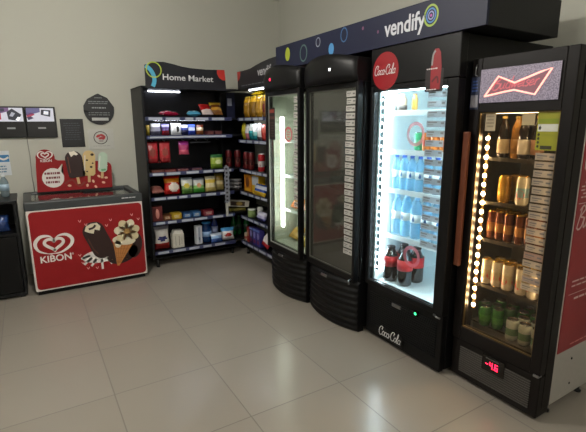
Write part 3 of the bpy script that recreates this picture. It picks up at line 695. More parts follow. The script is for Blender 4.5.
# top shelf: yellow bags
for i, (y, cc, lb) in enumerate(((4.615, '#9c7420', 'amber pasta bag at the corner end of the top right shelf'), (4.46, '#8a641c', 'amber brown pasta bag, second from the corner on the top shelf'), (4.305, '#b08428', 'golden pasta bag in front of the top shelf middle'), (4.15, '#94683a', 'golden bag with a reddish label on the top shelf'))):
    bag('pasta_bag', lb, 'bag', .143, .235, .07, (2.20, y, 1.628), [(0, cc), (.5, cc), (.72, '#d8a820'), (.9, '#ecc83a')], (-.05, 0, FX), 'golden pasta bags', 50+i, blob=(.5, .4, .2, .2, '#7a2c34') if i == 3 else None)
bag('pasta_bag', 'bright yellow bag lying on top of the golden bags', 'bag', .2, .12, .05, (2.255, 4.45, 1.84), [(0, '#e0b81c'), (.5, '#f0d040')], (-1.3, 0, FX+.2), None, 57).location = (2.22, 4.42, 1.88)
# second: pouches and bottles
for y, w, h, cc, lb in ((4.68, .085, .19, [(0, '#8a8420'), (.5, '#b5a82c')], 'olive yellow pouch on the second right shelf'), (4.585, .075, .17, [(0, '#b06a74'), (.4, '#c8c8c8'), (.8, '#d6dada')], 'pink and white pouch beside the olive pouch'),
        (4.49, .085, .18, [(0, '#1f7a80'), (.4, '#3aa0a0'), (.55, '#d4dcd8')], 'teal and white pouch on the second right shelf'), (4.39, .09, .18, [(0, '#2c8a94'), (.3, '#8cc8c4'), (.5, '#e2e6e4')], 'pale aqua pouch beside the teal pouch'), (4.285, .09, .185, [(0, '#6a5a60'), (.2, '#d2d0cc'), (.6, '#dcdad8')], 'white pouch beside the red pouch, second right shelf'), (4.185, .08, .17, [(0, '#a83a34'), (.5, '#b8584a')], 'dull red pouch at the freezer end of the second right shelf')):
    bag('pouch', lb, 'pouch', w, h, .05, (2.19, y, 1.381), cc, (0, 0, FX), 'pouches on the second right shelf', int(y*313))
# fourth: tin stack, boxes
st = can_proto('food_tin', 'tin', .075, .042, '#8f9094', '#77787c')
for i in range(3):
    place(st, (2.125, 4.83, .7855+i*.0425), ['grey flat tin at the bottom of the corner tin stack', 'grey flat tin in the middle of the corner tin stack', 'grey flat tin on top of the corner tin stack'][i], 'stacked flat tins')
boxp('cereal_box', 'orange cereal box on the fourth right shelf', 'box', .19, .08, .20, (2.23, 4.63, .772), '#c07a1c', (('e', .0, .55, .5, .3, '#6a3418'), ('r', 0, .12, .8, .07, '#d8a82c')), (0, 0, FX))
boxp('cereal_box', 'yellow and white cereal box beside the orange one', 'box', .19, .08, .215, (2.23, 4.425, .772), '#cfa41c', (('r', 0, .68, .85, .24, '#bcc4cc'), ('e', .1, .3, .5, .15, '#d8b83a')), (0, 0, FX))
bag('bread_pack', 'blue, white and yellow pack lying in front of the cereal boxes', 'pack', .28, .13, .09, (2.165, 4.33, .775), [(0, '#c8a424'), (.35, '#2c4a98'), (.6, '#c2cada'), (.85, '#3a4f8c')], (-.35, 0, FX), None, 61).location = (2.125, 4.21, .78)
boxp('chocolate_box', 'long cream chocolate box tilted at the corner of the fifth shelf', 'box', .27, .08, .075, (2.135, 4.82, .566), '#c6c2b4', (('r', -.1, .5, .68, .36, '#3a2c20'), ('e', .05, .5, .3, .28, '#8a7434')), (0, .12, -.12))
boxp('biscuit_box', 'small olive box supporting the long cream chocolate box', 'box', .2, .07, .034, (2.13, 4.82, .5155), '#6a6428', (('l', 0, .5, .6, .3, '#a89a54'),))
b = B(); b.lathe([(.036, 0), (.048, .01), (.05, .07), (.046, .085), (.05, .087), (.05, .1), (.02, .102)], K('#8fa86a'), n=18, bands=[K('#8fa86a')]*3+[K('#c9cfc4')]*3)
ob = b.build('yogurt_cup', None, (0, 0, 0)); ob.location = (2.19, 4.53, .476); tag(ob, 'pale green cup with a white lid on the fifth right shelf', 'cup')
b = B(); b.lathe([(.03, 0), (.036, .01), (.036, .12), (.03, .135), (.01, .137)], K('#c9ccc8'), n=16); ob = b.build('white_tub', None, (0, 0, 0)); ob.location = (2.24, 4.41, .476); tag(ob, 'white tub behind the pale green cup', 'tub')
bag('tissue_pack', 'lilac white pack beside the green cup on the fifth right shelf', 'pack', .2, .10, .09, (2.18, 4.28, .478), [(0, '#5a5a9c'), (.3, '#a8a8cc'), (.6, '#c9c9dc')], (-.3, 0, FX), None, 63)
# bottom right
GRN = glass_mat('dark green bottle', '#3c7a48', 1.45, .06, body='#1f6a34', bodyfac=.6)
gb = bottle_proto('green_bottle', 'bottle', .036, .25, GRN, '#1c4a26', '#22382a', (.3, .55), .4, False)
for i, (x, y) in enumerate(((2.10, 4.88), (2.19, 4.92), (2.27, 4.86))):
    place(gb, (x, y, .1805), ['dark green bottle at the shelf corner, closest to the wipes packs', 'dark green bottle in the middle of the corner trio', 'dark green bottle in the corner trio, closest to the small jars'][i], 'green bottles in the corner')
jr = can_proto('small_jar', 'jar', .03, .1, '#b5a890', '#8a4a40', K('#a8a49a'), None, .4)
place(jr, (2.175, 4.66, .1605), 'small cream jar on the bottom right shelf')
boxp('juice_box', 'narrow red carton beside the small jar', 'carton', .065, .06, .185, (2.185, 4.582, .16), '#8a2a24', (('e', 0, .6, .5, .2, '#b58a6a'),), (0, 0, FX))
for i, y in enumerate((4.505, 4.412, 4.318)):
    boxp('juice_box', ['dark violet carton beside the narrow red carton', 'blue violet carton in the middle of the bottom right shelf', 'blue violet carton behind the white and red bag'][i], 'carton', .085, .065, .20, (2.19, y, .16), ['#2c2450', '#3c3a86', '#3a3480'][i], (('e', 0, .62, .55, .2, '#8a86c0'), ('r', 0, .25, .7, .1, '#6a2a58'), ('r', 0, .93, .95, .06, '#5a78b8')), (0, 0, FX), 'cartons on the bottom right shelf')
bag('rice_bag', 'white bag with a red end at the freezer end of the bottom shelf', 'bag', .165, .17, .085, (2.165, 4.13, .163), [(0, '#b02a34'), (.3, '#d9d4d4'), (.8, '#cfcfd4')], (-.5, .25, FX), None, 71).location = (2.165, 4.175, .20)

# ================================================================== FASCIA OVER THE COOLERS
HX, HY0, HY1, HZ0, HZ1 = 2.02, 1.455, 3.60, 2.0365, 2.235
fa = thing('overhead_fascia', 'navy vendify fascia box above the row of coolers', 'fascia', (2.4, 2.5, HZ0)); o = fa.location
b = B(o); b.box(HX, HX+.018, HY0, HY1, HZ0, HZ1, NAVY, .002); g = GX(HX, b)
LIME = K('#9aa62e'); DG = K('#4f6a62'); SKY = K('#4a86b8'); STEEL = K('#39618c')
g.ell(-3.39, 2.15, .040, .056, LIME); g.ring(-3.135, 2.125, .05, .062, .012, DG); g.ring(-2.925, 2.178, .027, .032, .009, K('#7f8490')); g.ell(-2.752, 2.103, .033, .042, SKY); g.ring(-2.60, 2.178, .036, .046, .009, STEEL); g.ell(-2.395, 2.185, .010, .012, K('#7c4a68')); g.ell(-2.245, 2.137, .009, .011, K('#6b3a5c'))
g.text('vendify', -2.185, 2.096, K('#c6c8d0'), width=.335, height=.096, bold=.022)
g.ring(-1.81, 2.15, .047, .054, .011, K('#8fa83c')); g.ring(-1.81, 2.15, .032, .036, .009, K('#3f7ab8')); g.ring(-1.81, 2.15, .018, .02, .008, K('#7f86b0')); g.ell(-1.81, 2.15, .008, .008, K('#a04a98'))
b.build('fascia_panel', fa)
B(o).box(HX+.018, 2.68, HY0, HY0+.018, HZ0, HZ1, BLACKM, .002).build('end_panel', fa)
B(o).box(HX+.018, 2.68, HY1-.018, HY1, HZ0, HZ1, NAVY, .002).build('end_panel', fa)
B(o).box(HX+.018, 2.68, HY0+.018, HY1-.018, HZ1-.015, HZ1, BLACKM).build('top_panel', fa)
B(o).box(HX+.018, 2.68, HY0+.018, HY1-.018, HZ0, HZ0+.012, BLACKM).build('bottom_panel', fa)

# ================================================================== COOLERS
LABW = K('#b2b0aa', .5); LABD = K('#6a6866')
def rows(zlist): return zlist
def cabinet(root, o, x0, x1, y0, y1, zb, zt, outer, liner, in_z0, in_z1, wall=.035, shell='cabinet'):
    b = B(o)
    b.box(x0, x1, y0, y0+.012, zb, zt, outer, .002).box(x0, x1, y1-.012, y1, zb, zt, outer, .002).box(x1-.012, x1, y0+.012, y1-.012, zb, zt, outer)
    b.box(x0, x1-.012, y0+.012, y1-.012, in_z1+.01, zt, outer).box(x0+.05, x1-.012, y0+.012, y1-.012, zb, in_z0-.01, outer)
    c = b.build(shell, root)
    b = B(o)
    b.box(x0, x1-.012, y0+.012, y0+wall, in_z0-.01, in_z1+.01, liner).box(x0, x1-.012, y1-wall, y1-.012, in_z0-.01, in_z1+.01, liner).box(x1-wall-.02, x1-.012, y0+wall, y1-wall, in_z0-.01, in_z1+.01, liner)
    b.box(x0, x1-wall-.02, y0+wall, y1-wall, in_z0-.01, in_z0, liner).box(x0, x1-wall-.02, y0+wall, y1-wall, in_z1, in_z1+.01, liner)
    b.build('interior_liner', c)
    return c
def door(root, o, xf, th, y0, y1, z0, z1, gy0, gy1, gz0, gz1, m, gm, edge=None):
    b = B(o)
    b.box(xf, xf+th, y0, gy0, z0, z1, m, .005).box(xf, xf+th, gy1, y1, z0, z1, m, .005).box(xf+.001, xf+th, gy0, gy1, z0, gz0, m, .003).box(xf+.001, xf+th, gy0, gy1, gz1, z1, m, .003)
    if edge:
        e = .006
        b.box(xf+.012, xf+.02, gy0, gy0+e, gz0, gz1, edge).box(xf+.012, xf+.02, gy1-e, gy1, gz0, gz1, edge).box(xf+.012, xf+.02, gy0+e, gy1-e, gz0, gz0+e, edge).box(xf+.012, xf+.02, gy0+e, gy1-e, gz1-e, gz1, edge)
    d = b.build('door', root)
    B(o).box(xf+.022, xf+.027, gy0-.002, gy1+.002, gz0-.002, gz1+.002, gm).build('glass_pane', d)
    return d
def price_labels(d, o, x, ya, yb, z0, z1, n, seed, hfac=.78, special=None, film=None):
    r = random.Random(seed); dz = (z1-z0)/n
    for i in range(n):
        b = B(o); z = z0+i*dz; e = r.uniform(-.004, .004)
        m = (film or LABW) if not (special and i in special) else K(special[i])
        b.box(x-.0012, x, ya+e, yb+e, z, z+dz*hfac, m); g = GX(x-.0012, b)
        g.rect(-yb+.008-e, -yb+.008-e+(yb-ya)*r.uniform(.35, .55), z+dz*.42, z+dz*.56, LABD); g.rect(-yb+.01-e, -yb+.01-e+(yb-ya)*.3, z+dz*.2, z+dz*.28, LABD); g.rect(-ya-.03-e, -ya-.008-e, z+dz*.3, z+dz*.5, LABD)
        b.build('price_label', d)
def leds(root, o, x, y, z0, z1, n, chan, led, w=.012, rad=.006):
    b = B(o); b.box(x, x+.008, y-w/2, y+w/2, z0, z1, chan); s = b.build('led_strip', root)
    b = B((0, 0, 0)); b.ball((0, 0, 0), rad, led, sx=.6); p0 = b.build('led', s, (0, 0, 0)); me = p0.data
    for i in range(n):
        q = p0 if i == 0 else p0.copy()
        if i: COL.objects.link(q); q.parent = s
        q.location = (x-.002-o[0], y-o[1], z0+(i+.5)*(z1-z0)/n-o[2])
    return s
def wire_shelf(root, o, x0, x1, y0, y1, z, m, n=14, solid=None, lip=.02, lipm=None):
    b = B(o)
    if solid: b.box(x0, x1, y0, y1, z-.008, z, solid)
    else:
        for i in range(n): y = y0+(i+.5)*(y1-y0)/n; b.box(x0, x1, y-.002, y+.002, z-.004, z, m)
        for k in range(3): x = x0+.02+k*(x1-x0-.04)/2; b.box(x-.003, x+.003, y0, y1, z-.01, z-.004, m)
    b.box(x0-.004, x0, y0, y1, z-lip, z+.006, lipm or m, .001)
    return b.build('shelf', root)
def bulge_band(b, y0, y1, xe, xb, depth, z0, z1, m, n=16, archtop=0, ridges=0, back=None):
    """a panel that bows forward between y0 and y1, top edge optionally arched, with horizontal ridges"""
    back = back if back is not None else xb
    nz = 4 if not ridges else ridges*6
    cols = []
    for i in range(n+1):
        u = i/n; y = y0+(y1-y0)*u; bow = depth*(1-abs(2*u-1)**2.3)
        col = []
        for j in range(nz+1):
            v = j/nz; z = z0+(z1-z0+archtop*(math.sin(PI*u)-1))*v
            rg = .006*math.cos(2*PI*v*ridges) if ridges else 0
            rnd = .012*(abs(2*v-1)**6)
            col.append(b.bm.verts.new((xe-bow+rg+rnd, y, z)))
        cols.append((col, b.bm.verts.new((back, y, z0)), b.bm.verts.new((back, y, z0+(z1-z0+archtop*(math.sin(PI*u)-1))))))
    k = b.mi(m)
    def F(*v):
        f = b.bm.faces.new(v); f.material_index = k; f.smooth = True; return f
    for i in range(n):
        c0, c1 = cols[i], cols[i+1]
        for j in range(nz): F(c0[0][j], c1[0][j], c1[0][j+1], c0[0][j+1])
        F(c0[0][0], c0[1], c1[1], c1[0][0]).smooth = False; F(c0[0][nz], c1[0][nz], c1[2], c0[2]).smooth = False; F(c0[1], c0[2], c1[2], c1[1]).smooth = False
    for c in (cols[0], cols[-1]):
        f = b.bm.faces.new([c[1]]+c[0]+[c[2]]); f.material_index = k

COOL = mat('lit cold liner', '#dfeaec', .5, vary=.02); GREYL = mat('grey liner', '#7c7f7c', .5, vary=.03); BRNL = mat('dark steel liner', '#3a332a', .4, vary=.05)
WIRE = mat('shelf wire', '#8a8c8e', .35, .6); WIREW = mat('white shelf wire', '#cfd6da', .4)

# ---- narrow upright freezer, furthest from the camera (rounded base and head)
def rounded_freezer(label, y0, y1, xf, lamp, disp):
    r_ = thing('upright_freezer', label, 'freezer', (2.3, (y0+y1)/2, 0)); o = r_.location
    xb = 2.62; zt = 2.03
    cabinet(r_, o, xf+.05, xb, y0+.005, y1-.005, .03, 1.99, BLACK, mat('pale green liner', '#b4b8ac', .5) if lamp else GREYL, .45, 1.80)
    b = B(o); bulge_band(b, y0, y1, xf+.035, xf+.3, .075, .0, .40, BLACK, ridges=8, back=xf+.10); b.build('kick_panel', r_)
    b = B(o); bulge_band(b, y0, y1, xf-.025, xf+.3, .06, 1.838, 2.035, BLACK, archtop=.045, back=xf+.10); hd = b.build('head_panel', r_)
    b = B(o); yc = y1-.37*(y1-y0) if lamp else y0+.35*(y1-y0)
    b.box(xf-.084, xf-.04, yc-.02, yc+.02, 1.915, 1.94, K('#0a0a0c', .2)); g = GX(xf-.084, b)
    if lamp: g.ell(-yc, 1.928, .016, .013, mat('red indicator', '#e0244c', .4, emit=1.6, ecol='#e0244c'))
    else: g.rect(-yc-.014, -yc+.012, 1.918, 1.937, mat('white indicator', '#ffffff', .4, emit=1.2, ecol='#dfe6ea'))
    b.build('display', hd)
    b = B(o); b.box(xf-.043, xf-.03, (y0+y1)/2-.03, (y0+y1)/2+.05, .365, .385, METAL, .004); b.build('badge', r_)
    return r_, o
f1, o = rounded_freezer('narrow black upright freezer with lit interior beside the snack shelves', 2.985, 3.60, 1.915, True, None)
GL1 = glass_mat('freezer door glass', '#e9efe9', 1.5, .03)
d1 = door(f1, o, 1.885, .05, 2.99, 3.57, .405, 1.842, 3.02, 3.53, .455, 1.80, BLACK, GL1, K('#8a8c86', .35))
price_labels(d1, o, 1.906, 3.035, 3.105, .86, 1.79, 15, 5)
b = B(o); b.box(1.9035, 1.9055, 3.425, 3.525, 1.42, 1.70, K('#1c1512')); g = GX(1.9035, b); g.rect(-3.52, -3.435, 1.655, 1.685, K('#8a3a2c')); g.rect(-3.52, -3.43, 1.60, 1.625, K('#5a3a30')); g.lines(-3.515, -3.435, 1.44, 1.58, 6, K('#4a3a34'), 4); b.build('sticker', d1)
b = B(o); g = GX(1.904, b); g.ring(-3.19, 1.47, .055, .055, .02, K('#c06a6c')); g.lines(-3.22, -3.16, 1.44, 1.5, 3, K('#b85a5c'), 5); b.build('glass_ring', d1)  # pinkish ring with small lines on the door glass
LAMP1 = mat('freezer lamp tube', '#ffffff', .3, emit=18, ecol='#f4f4ee')
b = B(o); b.box(1.985, 2.005, 3.435, 3.475, .60, 1.62, LAMP1, .004); b.build('lamp_tube', f1)
for z in (.77, 1.09, 1.41): wire_shelf(f1, o, 2.03, 2.54, 3.03, 3.555, z, WIREW, 12)
# ---- second rounded freezer, dark
f2, o = rounded_freezer('dark unlit upright freezer between the lit freezer and the drinks cooler', 2.325, 2.972, 1.945, False, None)
GL2 = glass_mat('dark freezer door glass', '#c4ccc6', 1.75, .06, body='#9a988e', bodyfac=.17)
d2 = door(f2, o, 1.935, .05, 2.33, 2.967, .405, 1.842, 2.355, 2.93, .455, 1.80, BLACK, GL2, K('#55574f', .35))
price_labels(d2, o, 1.956, 2.375, 2.475, .60, 1.79, 24, 6)
for z in (.74, 1.03, 1.465): wire_shelf(f2, o, 2.06, 2.54, 2.37, 2.927, z, WIRE, 12)
b = B(o); b.tube([(1.93, 2.35, .43), (1.9, 2.34, .432), (1.9, 2.335, .40)], .006, METAL); b.build('hinge', d2)
# ---- drinks cooler
ck = thing('drinks_cooler', 'tall black drinks cooler with red round logo and bright lit bottles', 'cooler', (2.4, 1.95, 0)); o = ck.location
CKY0, CKY1, CKX = 1.60, 2.312, 2.03
cabinet(ck, o, CKX+.06, 2.92, CKY0+.004, CKY1-.004, .03, 2.03, BLACK, COOL, .42, 1.78)
GL3 = glass_mat('cooler door glass', '#f4fafa', 1.45, .02)
d3 = door(ck, o, CKX, .06, CKY0, CKY1, .40, 1.80, 1.675, 2.287, .435, 1.768, BLACK, GL3, K('#3a3c3e', .3))
b = B(o); b.box(CKX, CKX+.06, CKY0, CKY1, 1.803, 2.035, BLACK, .006); g = GX(CKX, b)
DISC = mat('red logo disc', '#8e121c', .4, vary=.03)
def ell(cx, cy, rx, ry, n=40): return [(cx+rx*math.cos(2*PI*i/n), cy+ry*math.sin(2*PI*i/n)) for i in range(n)]
hp = b.build('header_panel', ck)
b = B(o); b.prism(ell(-2.172, 1.888, .118, .118), (CKX-.002, 0, 0), -Y_, Z_, -X_, DISC, .006); g = GX(CKX-.002, b); g.script('Coca-Cola', -2.275, 1.868, WHITE, .20, .2, hs=1.25); b.build('logo_disc', hp)
b = B(o); g = GX(CKX, b)                                # red bottle sticker hanging over the glass
g.rrect(-1.835, -1.705, 1.735, 1.86, .008, K('#1a1012')).up()
g.poly([(-1.795, 1.75), (-1.727, 1.745), (-1.722, 1.87), (-1.732, 1.945), (-1.748, 1.968), (-1.775, 1.968), (-1.79, 1.94), (-1.798, 1.87)], K('#8c1620')).up()
g.stroke([(-1.79, 1.88), (-1.785, 1.935), (-1.77, 1.958)], .012, K('#8a8a8a')); g.stroke([(-1.785, 1.79), (-1.75, 1.815), (-1.74, 1.78)], .012, K('#5a1014')); g.lines(-1.83, -1.74, 1.855, 1.868, 1, K('#d0c8c8'), 3); g.lines(-1.83, -1.74, 1.742, 1.752, 1, K('#d0c8c8'), 5)
b.build('bottle_sticker', d3)
b = B(o); b.box(CKX+.02, CKX+.06, CKY0+.01, CKY1-.01, .02, .40, BLACK, .004)
for i in range(16): z = .10+i*.016; b.box(CKX+.012, CKX+.022, CKY0+.05, CKY1-.05, z, z+.006, BLACKM)
g = GX(CKX+.012, b); kp = b.build('kick_panel', ck)
b = B(o); b.box(CKX+.008, CKX+.0125, 1.915, 2.155, .012+.03, .125, BLACK, .002); g = GX(CKX+.008, b); g.script('Coca-Cola', -2.15, .06, K('#d8d8d8'), .225, .2, hs=1.3); b.build('logo_plate', kp)
b = B(o); b.box(CKX+.006, CKX+.02, 1.95, 2.03, .315, .34, METAL, .003); b.build('badge', kp)
b = B(o); b.box(CKX+.004, CKX+.02, 1.795, 1.83, .325, .36, K('#0c1410', .2), .002); g = GX(CKX+.004, b); g.ell(-1.812, .343, .010, .010, mat('green indicator', '#3ae08a', .4, emit=2.5, ecol='#3ae08a')); b.build('display', kp)
b = B(o); b.tube([(CKX-.002, 1.66, .40), (CKX-.012, 1.63, .395), (CKX-.002, 1.61, .39)], .006, METAL); b.build('hinge', d3)
LEDC = mat('cool led', '#ffffff', .3, emit=40, ecol='#eefaff'); CHANC = mat('grey led channel', '#5c666c', .3)
leds(ck, o, 2.10, 2.262, .50, 1.74, 24, CHANC, LEDC, .03, .007)
LITC = mat('cool lamp tube', '#ffffff', .3, emit=42, ecol='#eaf8ff')
b = B(o); b.box(2.13, 2.15, 2.255, 2.272, .48, 1.76, LITC, .003); b.build('lamp_tube', ck)
b = B(o); b.box(2.13, 2.15, 1.64, 1.656, .48, 1.76, LITC, .003); b.build('lamp_tube', ck)
b = B(o); b.box(2.12, 2.15, 1.70, 2.24, 1.765, 1.779, LITC, .003); b.build('lamp_tube', ck)
LIPW = mat('white shelf lip', '#dfe8ea', .4)
CKL = [.775, 1.105, 1.376, 1.635]
for z in CKL: wire_shelf(ck, o, 2.165, 2.74, 1.655, 2.25, z, WIREW, 16, lip=.028, lipm=LIPW)
price_labels(d3, o, 2.051, 1.69, 1.825, .80, 1.76, 17, 7, .66, film=glass_mat('cool label film', '#ffffff', 1.2, .4, body='#a2a9ad', bodyfac=.85))
b = B(o); g = GX(2.0495, b); g.lv = 0; g.ring(-1.905, 1.492, .062, .064, .022, glass_mat('red glass ring', '#ffffff', 1.3, .3, body='#c46a74', bodyfac=.55)); b.build('glass_ring', d3)  # see-through red ring on the door glass
b = B(o); g = GX(2.0495, b); g.ring(-1.885, .71, .06, .06, .024, MATS['red glass ring']); b.build('glass_ring', d3)

# contents of the drinks cooler
WAT = glass_mat('water bottle plastic', '#e2f4fb', 1.25, .08, body='#b8e0f6', bodyfac=.35)
wb = bottle_proto('water_bottle', 'bottle', .031, .235, WAT, '#2a5cc0', '#dfe9ee', (.36, .56), .42, True, '#2b5f9c')
wl = bottle_proto('large_water_bottle', 'bottle', .041, .285, WAT, '#8fb8d8', '#eef2f4', (.40, .60), .36, True, '#1f4c7c')
for rw in range(2):
    for i in range(7):
        place(wb, (2.21+rw*.08, 2.215-i*.072, 1.106), f"{ORD[i]} blue-capped water bottle from the left, {['front', 'rear'][rw]} row of the upper bottles", 'blue-capped water bottles in the drinks cooler', .3*i)
for rw in range(2):
    for i in range(6):
        place(wl, (2.225+rw*.095, 2.205-i*.092, .776), f"{ORD[i]} large water bottle from the left, {['front', 'rear'][rw]} row of the middle shelf", 'large water bottles in the drinks cooler', .25*i-.2)
COLA = mat('cola in plastic', '#120807', .08, coat=.5)
cb = bottle_proto('cola_bottle', 'bottle', .054, .262, COLA, '#200a0c', '#b0121a', (.44, .73), .5, False)
for i, (x, y, lb) in enumerate(((2.19, 2.212, 'cola bottle with red label, front left of the bottom shelf'), (2.31, 2.20, 'cola bottle with red label, behind the front left one'), (2.20, 2.08, 'cola bottle with red label, front right of the bottom shelf'), (2.32, 2.085, 'cola bottle with red label, behind the front right one'))):
    place(cb, (x, y, .421), lb, 'cola bottles in the drinks cooler')
cg = can_proto('drink_can', 'can', .031, .122, '#3fae7a', '#8ad0a8'); place(cg, (2.22, 2.03, 1.377), 'green drink can beside the orange cans in the drinks cooler')
co = can_proto('drink_can', 'can', .031, .122, '#d87a2c', '#b5483c')
for i, (y, lb) in enumerate(((1.962, 'orange drink can next to the green can'), (1.892, 'orange drink can, middle of three beside the green can'), (1.822, 'orange drink can, farthest from the green can'))): place(co, (2.22, y, 1.377), lb, 'orange cans in the drinks cooler', .4*i)
tb = bottle_proto('juice_bottle', 'bottle', .034, .115, K('#b9a48c', .3), '#d8d4cc', '#5c5450', (.1, .35), .55, False); place(tb, (2.22, 2.20, 1.636), 'small cream and brown bottle on the top shelf of the drinks cooler')
tb2 = bottle_proto('juice_bottle', 'bottle', .02, .11, K('#a8843c', .3), '#8a5a34', None, (.1, .35), .6, False); place(tb2, (2.22, 2.085, 1.636), 'slim amber bottle on the top shelf of the drinks cooler')

# contents of the narrow freezers
def fz_bag(lb, x, y, z, w, h, cols, seed, rot): return bag('frozen_bag', lb, 'bag', w, h, .07, (x, y, z), cols, rot, None, seed)
fz_bag('orange and red frozen bag on the middle shelf of the lit freezer', 2.10, 3.40, .775, .2, .11, [(0, '#b5642c'), (.5, '#c88a4c')], 81, (-.7, 0, FX))
fz_bag('pale brown frozen bag beside the orange one in the lit freezer', 2.10, 3.20, .775, .18, .12, [(0, '#a87a54'), (.5, '#c4a27c')], 82, (-.6, 0, FX))
fz_bag('grey pack on the upper shelf of the lit freezer', 2.12, 3.25, 1.095, .16, .13, [(0, '#6c6a66'), (.5, '#94948e')], 83, (-.5, 0, FX))
fz_bag('yellow green frozen bag at the bottom of the lit freezer', 2.06, 3.19, .455, .22, .16, [(0, '#a89a3c'), (.5, '#c2b46c')], 84, (-.9, 0, FX))
fz_bag('golden frozen bag at the bottom left of the lit freezer', 2.10, 3.455, .47, .17, .15, [(0, '#b58a3c'), (.6, '#c2a45c')], 85, (-.9, 0, FX))
fz_bag('red frozen bag leaning at the back of the lit freezer bottom', 2.22, 3.30, .455, .22, .2, [(0, '#a83a34'), (.6, '#c4605c')], 86, (-.3, 0, FX))
boxp('frozen_box', 'dark green box on the upper shelf of the dark freezer', 'box', .17, .12, .17, (2.20, 2.82, 1.031), '#2c4a3c', (('l', 0, .5, .7, .3, '#4a6a5a'),), (0, 0, FX))
boxp('frozen_box', 'dark brown box on the top shelf of the dark freezer', 'box', .16, .12, .16, (2.20, 2.62, 1.466), '#3a2a26', (('e', 0, .5, .5, .3, '#5c4a44'),), (0, 0, FX))
boxp('frozen_box', 'pale green box at the lower shelf of the dark freezer', 'box', .2, .12, .15, (2.20, 2.78, .741), '#54705c', (('e', 0, .5, .5, .3, '#7c9480'),), (0, 0, FX))
fz_bag('red pack on the lower shelf of the dark freezer', 2.17, 2.55, .744, .22, .2, [(0, '#8a2a2c'), (.6, '#a84a48')], 87, (-.2, 0, FX))
fz_bag('dull red pack on the upper shelf of the dark freezer', 2.17, 2.58, 1.034, .2, .15, [(0, '#7c3230'), (.6, '#8f5a54')], 88, (-.3, 0, FX))

# ---- beer cooler
bc = thing('beer_cooler', 'black beer cooler with glowing bow-tie sign and red side panel', 'cooler', (2.4, 1.31, 0)); o = bc.location
BK = mat('brown black paint', '#120e0d', .45, spec=.22)
BY0, BY1, BX = 1.035, 1.588, 2.12
WSIDE = mat('white enamel side', '#a8a49c', .45)
c = cabinet(bc, o, 2.25, 2.66, BY0+.006, BY1-.004, .06, 1.885, WSIDE, BRNL, .36, 1.62)
GL4 = glass_mat('beer door glass', '#efe6d6', 1.45, .02)
d4 = door(bc, o, BX, .055, BY0+.008, BY1, .27, 1.895, 1.098, 1.528, .352, 1.612, BK, GL4, mat('gold door trim', '#8a7450', .3, .8))
B(o).box(BX+.06, 2.25, BY0+.006, BY1-.004, 1.66, 1.885, BK, .003).build('head_box', bc)
b = B(o); b.box(BX+.055, 2.25, BY0+.006, BY0+.035, .06, 1.66, BK, .002).box(BX+.055, 2.25, BY1-.035, BY1-.004, .06, 1.66, BK, .002); b.build('front_frame', bc)
b = B(o); b.box(BX+.012, 2.25, BY0+.008, BY1-.002, .02, .262, BK, .006)
GRL = mat('speckled grille', '#4a4744', .55, vary=.3, scale=220)
for i in range(12): z = .06+i*.014; b.box(BX+.006, BX+.014, 1.09, 1.525, z, z+.007, GRL)
gk = b.build('kick_panel', bc)
b = B(o); b.box(BX+.001, BX+.008, 1.233, 1.372, .152, .25, K('#0c0a0a', .2), .003); g = GX(BX+.001, b); LEDR = mat('red digits', '#ff2a55', .4, emit=4, ecol='#ff2048')
def seg(g, ch, a, b_, w, h, m):
    S = {'4': 'fgbc', '6': 'acdefg', '-': 'g'}[ch]; t = h*.13
    R_ = {'a': (0, h-t, w, h), 'd': (0, 0, w, t), 'g': (0, h/2-t/2, w, h/2+t/2), 'f': (0, h/2, t, h), 'b': (w-t, h/2, w, h), 'e': (0, 0, t, h/2), 'c': (w-t, 0, w, h/2)}
    for k in S: x0, y0, x1, y1 = R_[k]; g.rect(a+x0, a+x1, b_+y0, b_+y1, m)
seg(g, '-', -1.348, .18, .018, .038, LEDR); seg(g, '4', -1.322, .18, .02, .038, LEDR); g.rect(-1.298, -1.294, .18, .185, LEDR); seg(g, '6', -1.29, .18, .02, .038, LEDR)
g.lines(-1.35, -1.26, .228, .24, 1, K('#5c5654'), 4); b.build('display', gk)
for y in (1.07, 1.55):
    for x in (2.28, 2.62): B(o).lathe([(.02, 0), (.02, .012), (.01, .015), (.01, .062)], BLACK, (x, y), 10).build('foot', bc)
# glowing sign
NP = bpy.data.materials.new('lit sign mesh'); NP.use_nodes = True; n_ = NP.node_tree.nodes; p_ = n_['Principled BSDF']
tc = n_.new('ShaderNodeTexCoord'); vo = n_.new('ShaderNodeTexVoronoi'); vo.inputs['Scale'].default_value = 160; NP.node_tree.links.new(tc.outputs['Object'], vo.inputs['Vector'])
rp = n_.new('ShaderNodeValToRGB'); rp.color_ramp.elements[0].position = .15; rp.color_ramp.elements[0].color = lin('#c4b4c2'); rp.color_ramp.elements[1].position = .75; rp.color_ramp.elements[1].color = lin('#6c6270')
NP.node_tree.links.new(vo.outputs['Distance'], rp.inputs[0]); NP.node_tree.links.new(rp.outputs[0], p_.inputs['Emission Color']); p_.inputs['Emission Strength'].default_value = .55; p_.inputs['Base Color'].default_value = lin('#4a4650'); p_.inputs['Roughness'].default_value = .4
MATS['lit sign mesh'] = NP
b = B(o); b.box(BX-.004, BX+.003, 1.112, 1.53, 1.66, 1.835, BK, .001); g = GX(BX-.004, b); g.rect(-1.528, -1.114, 1.662, 1.833, NP); sg = b.build('sign_panel', d4)
NEON = mat('red neon', '#ff8a7c', .4, emit=1.5, ecol='#ffb4a4'); NEOND = mat('dim neon red', '#b05a60', .4, emit=.55, ecol='#b8606a')
P5 = [(-1.492, 1.695), (-1.42, 1.79), (-1.33, 1.752), (-1.20, 1.793), (-1.152, 1.805), (-1.222, 1.69), (-1.33, 1.718), (-1.38, 1.712)]
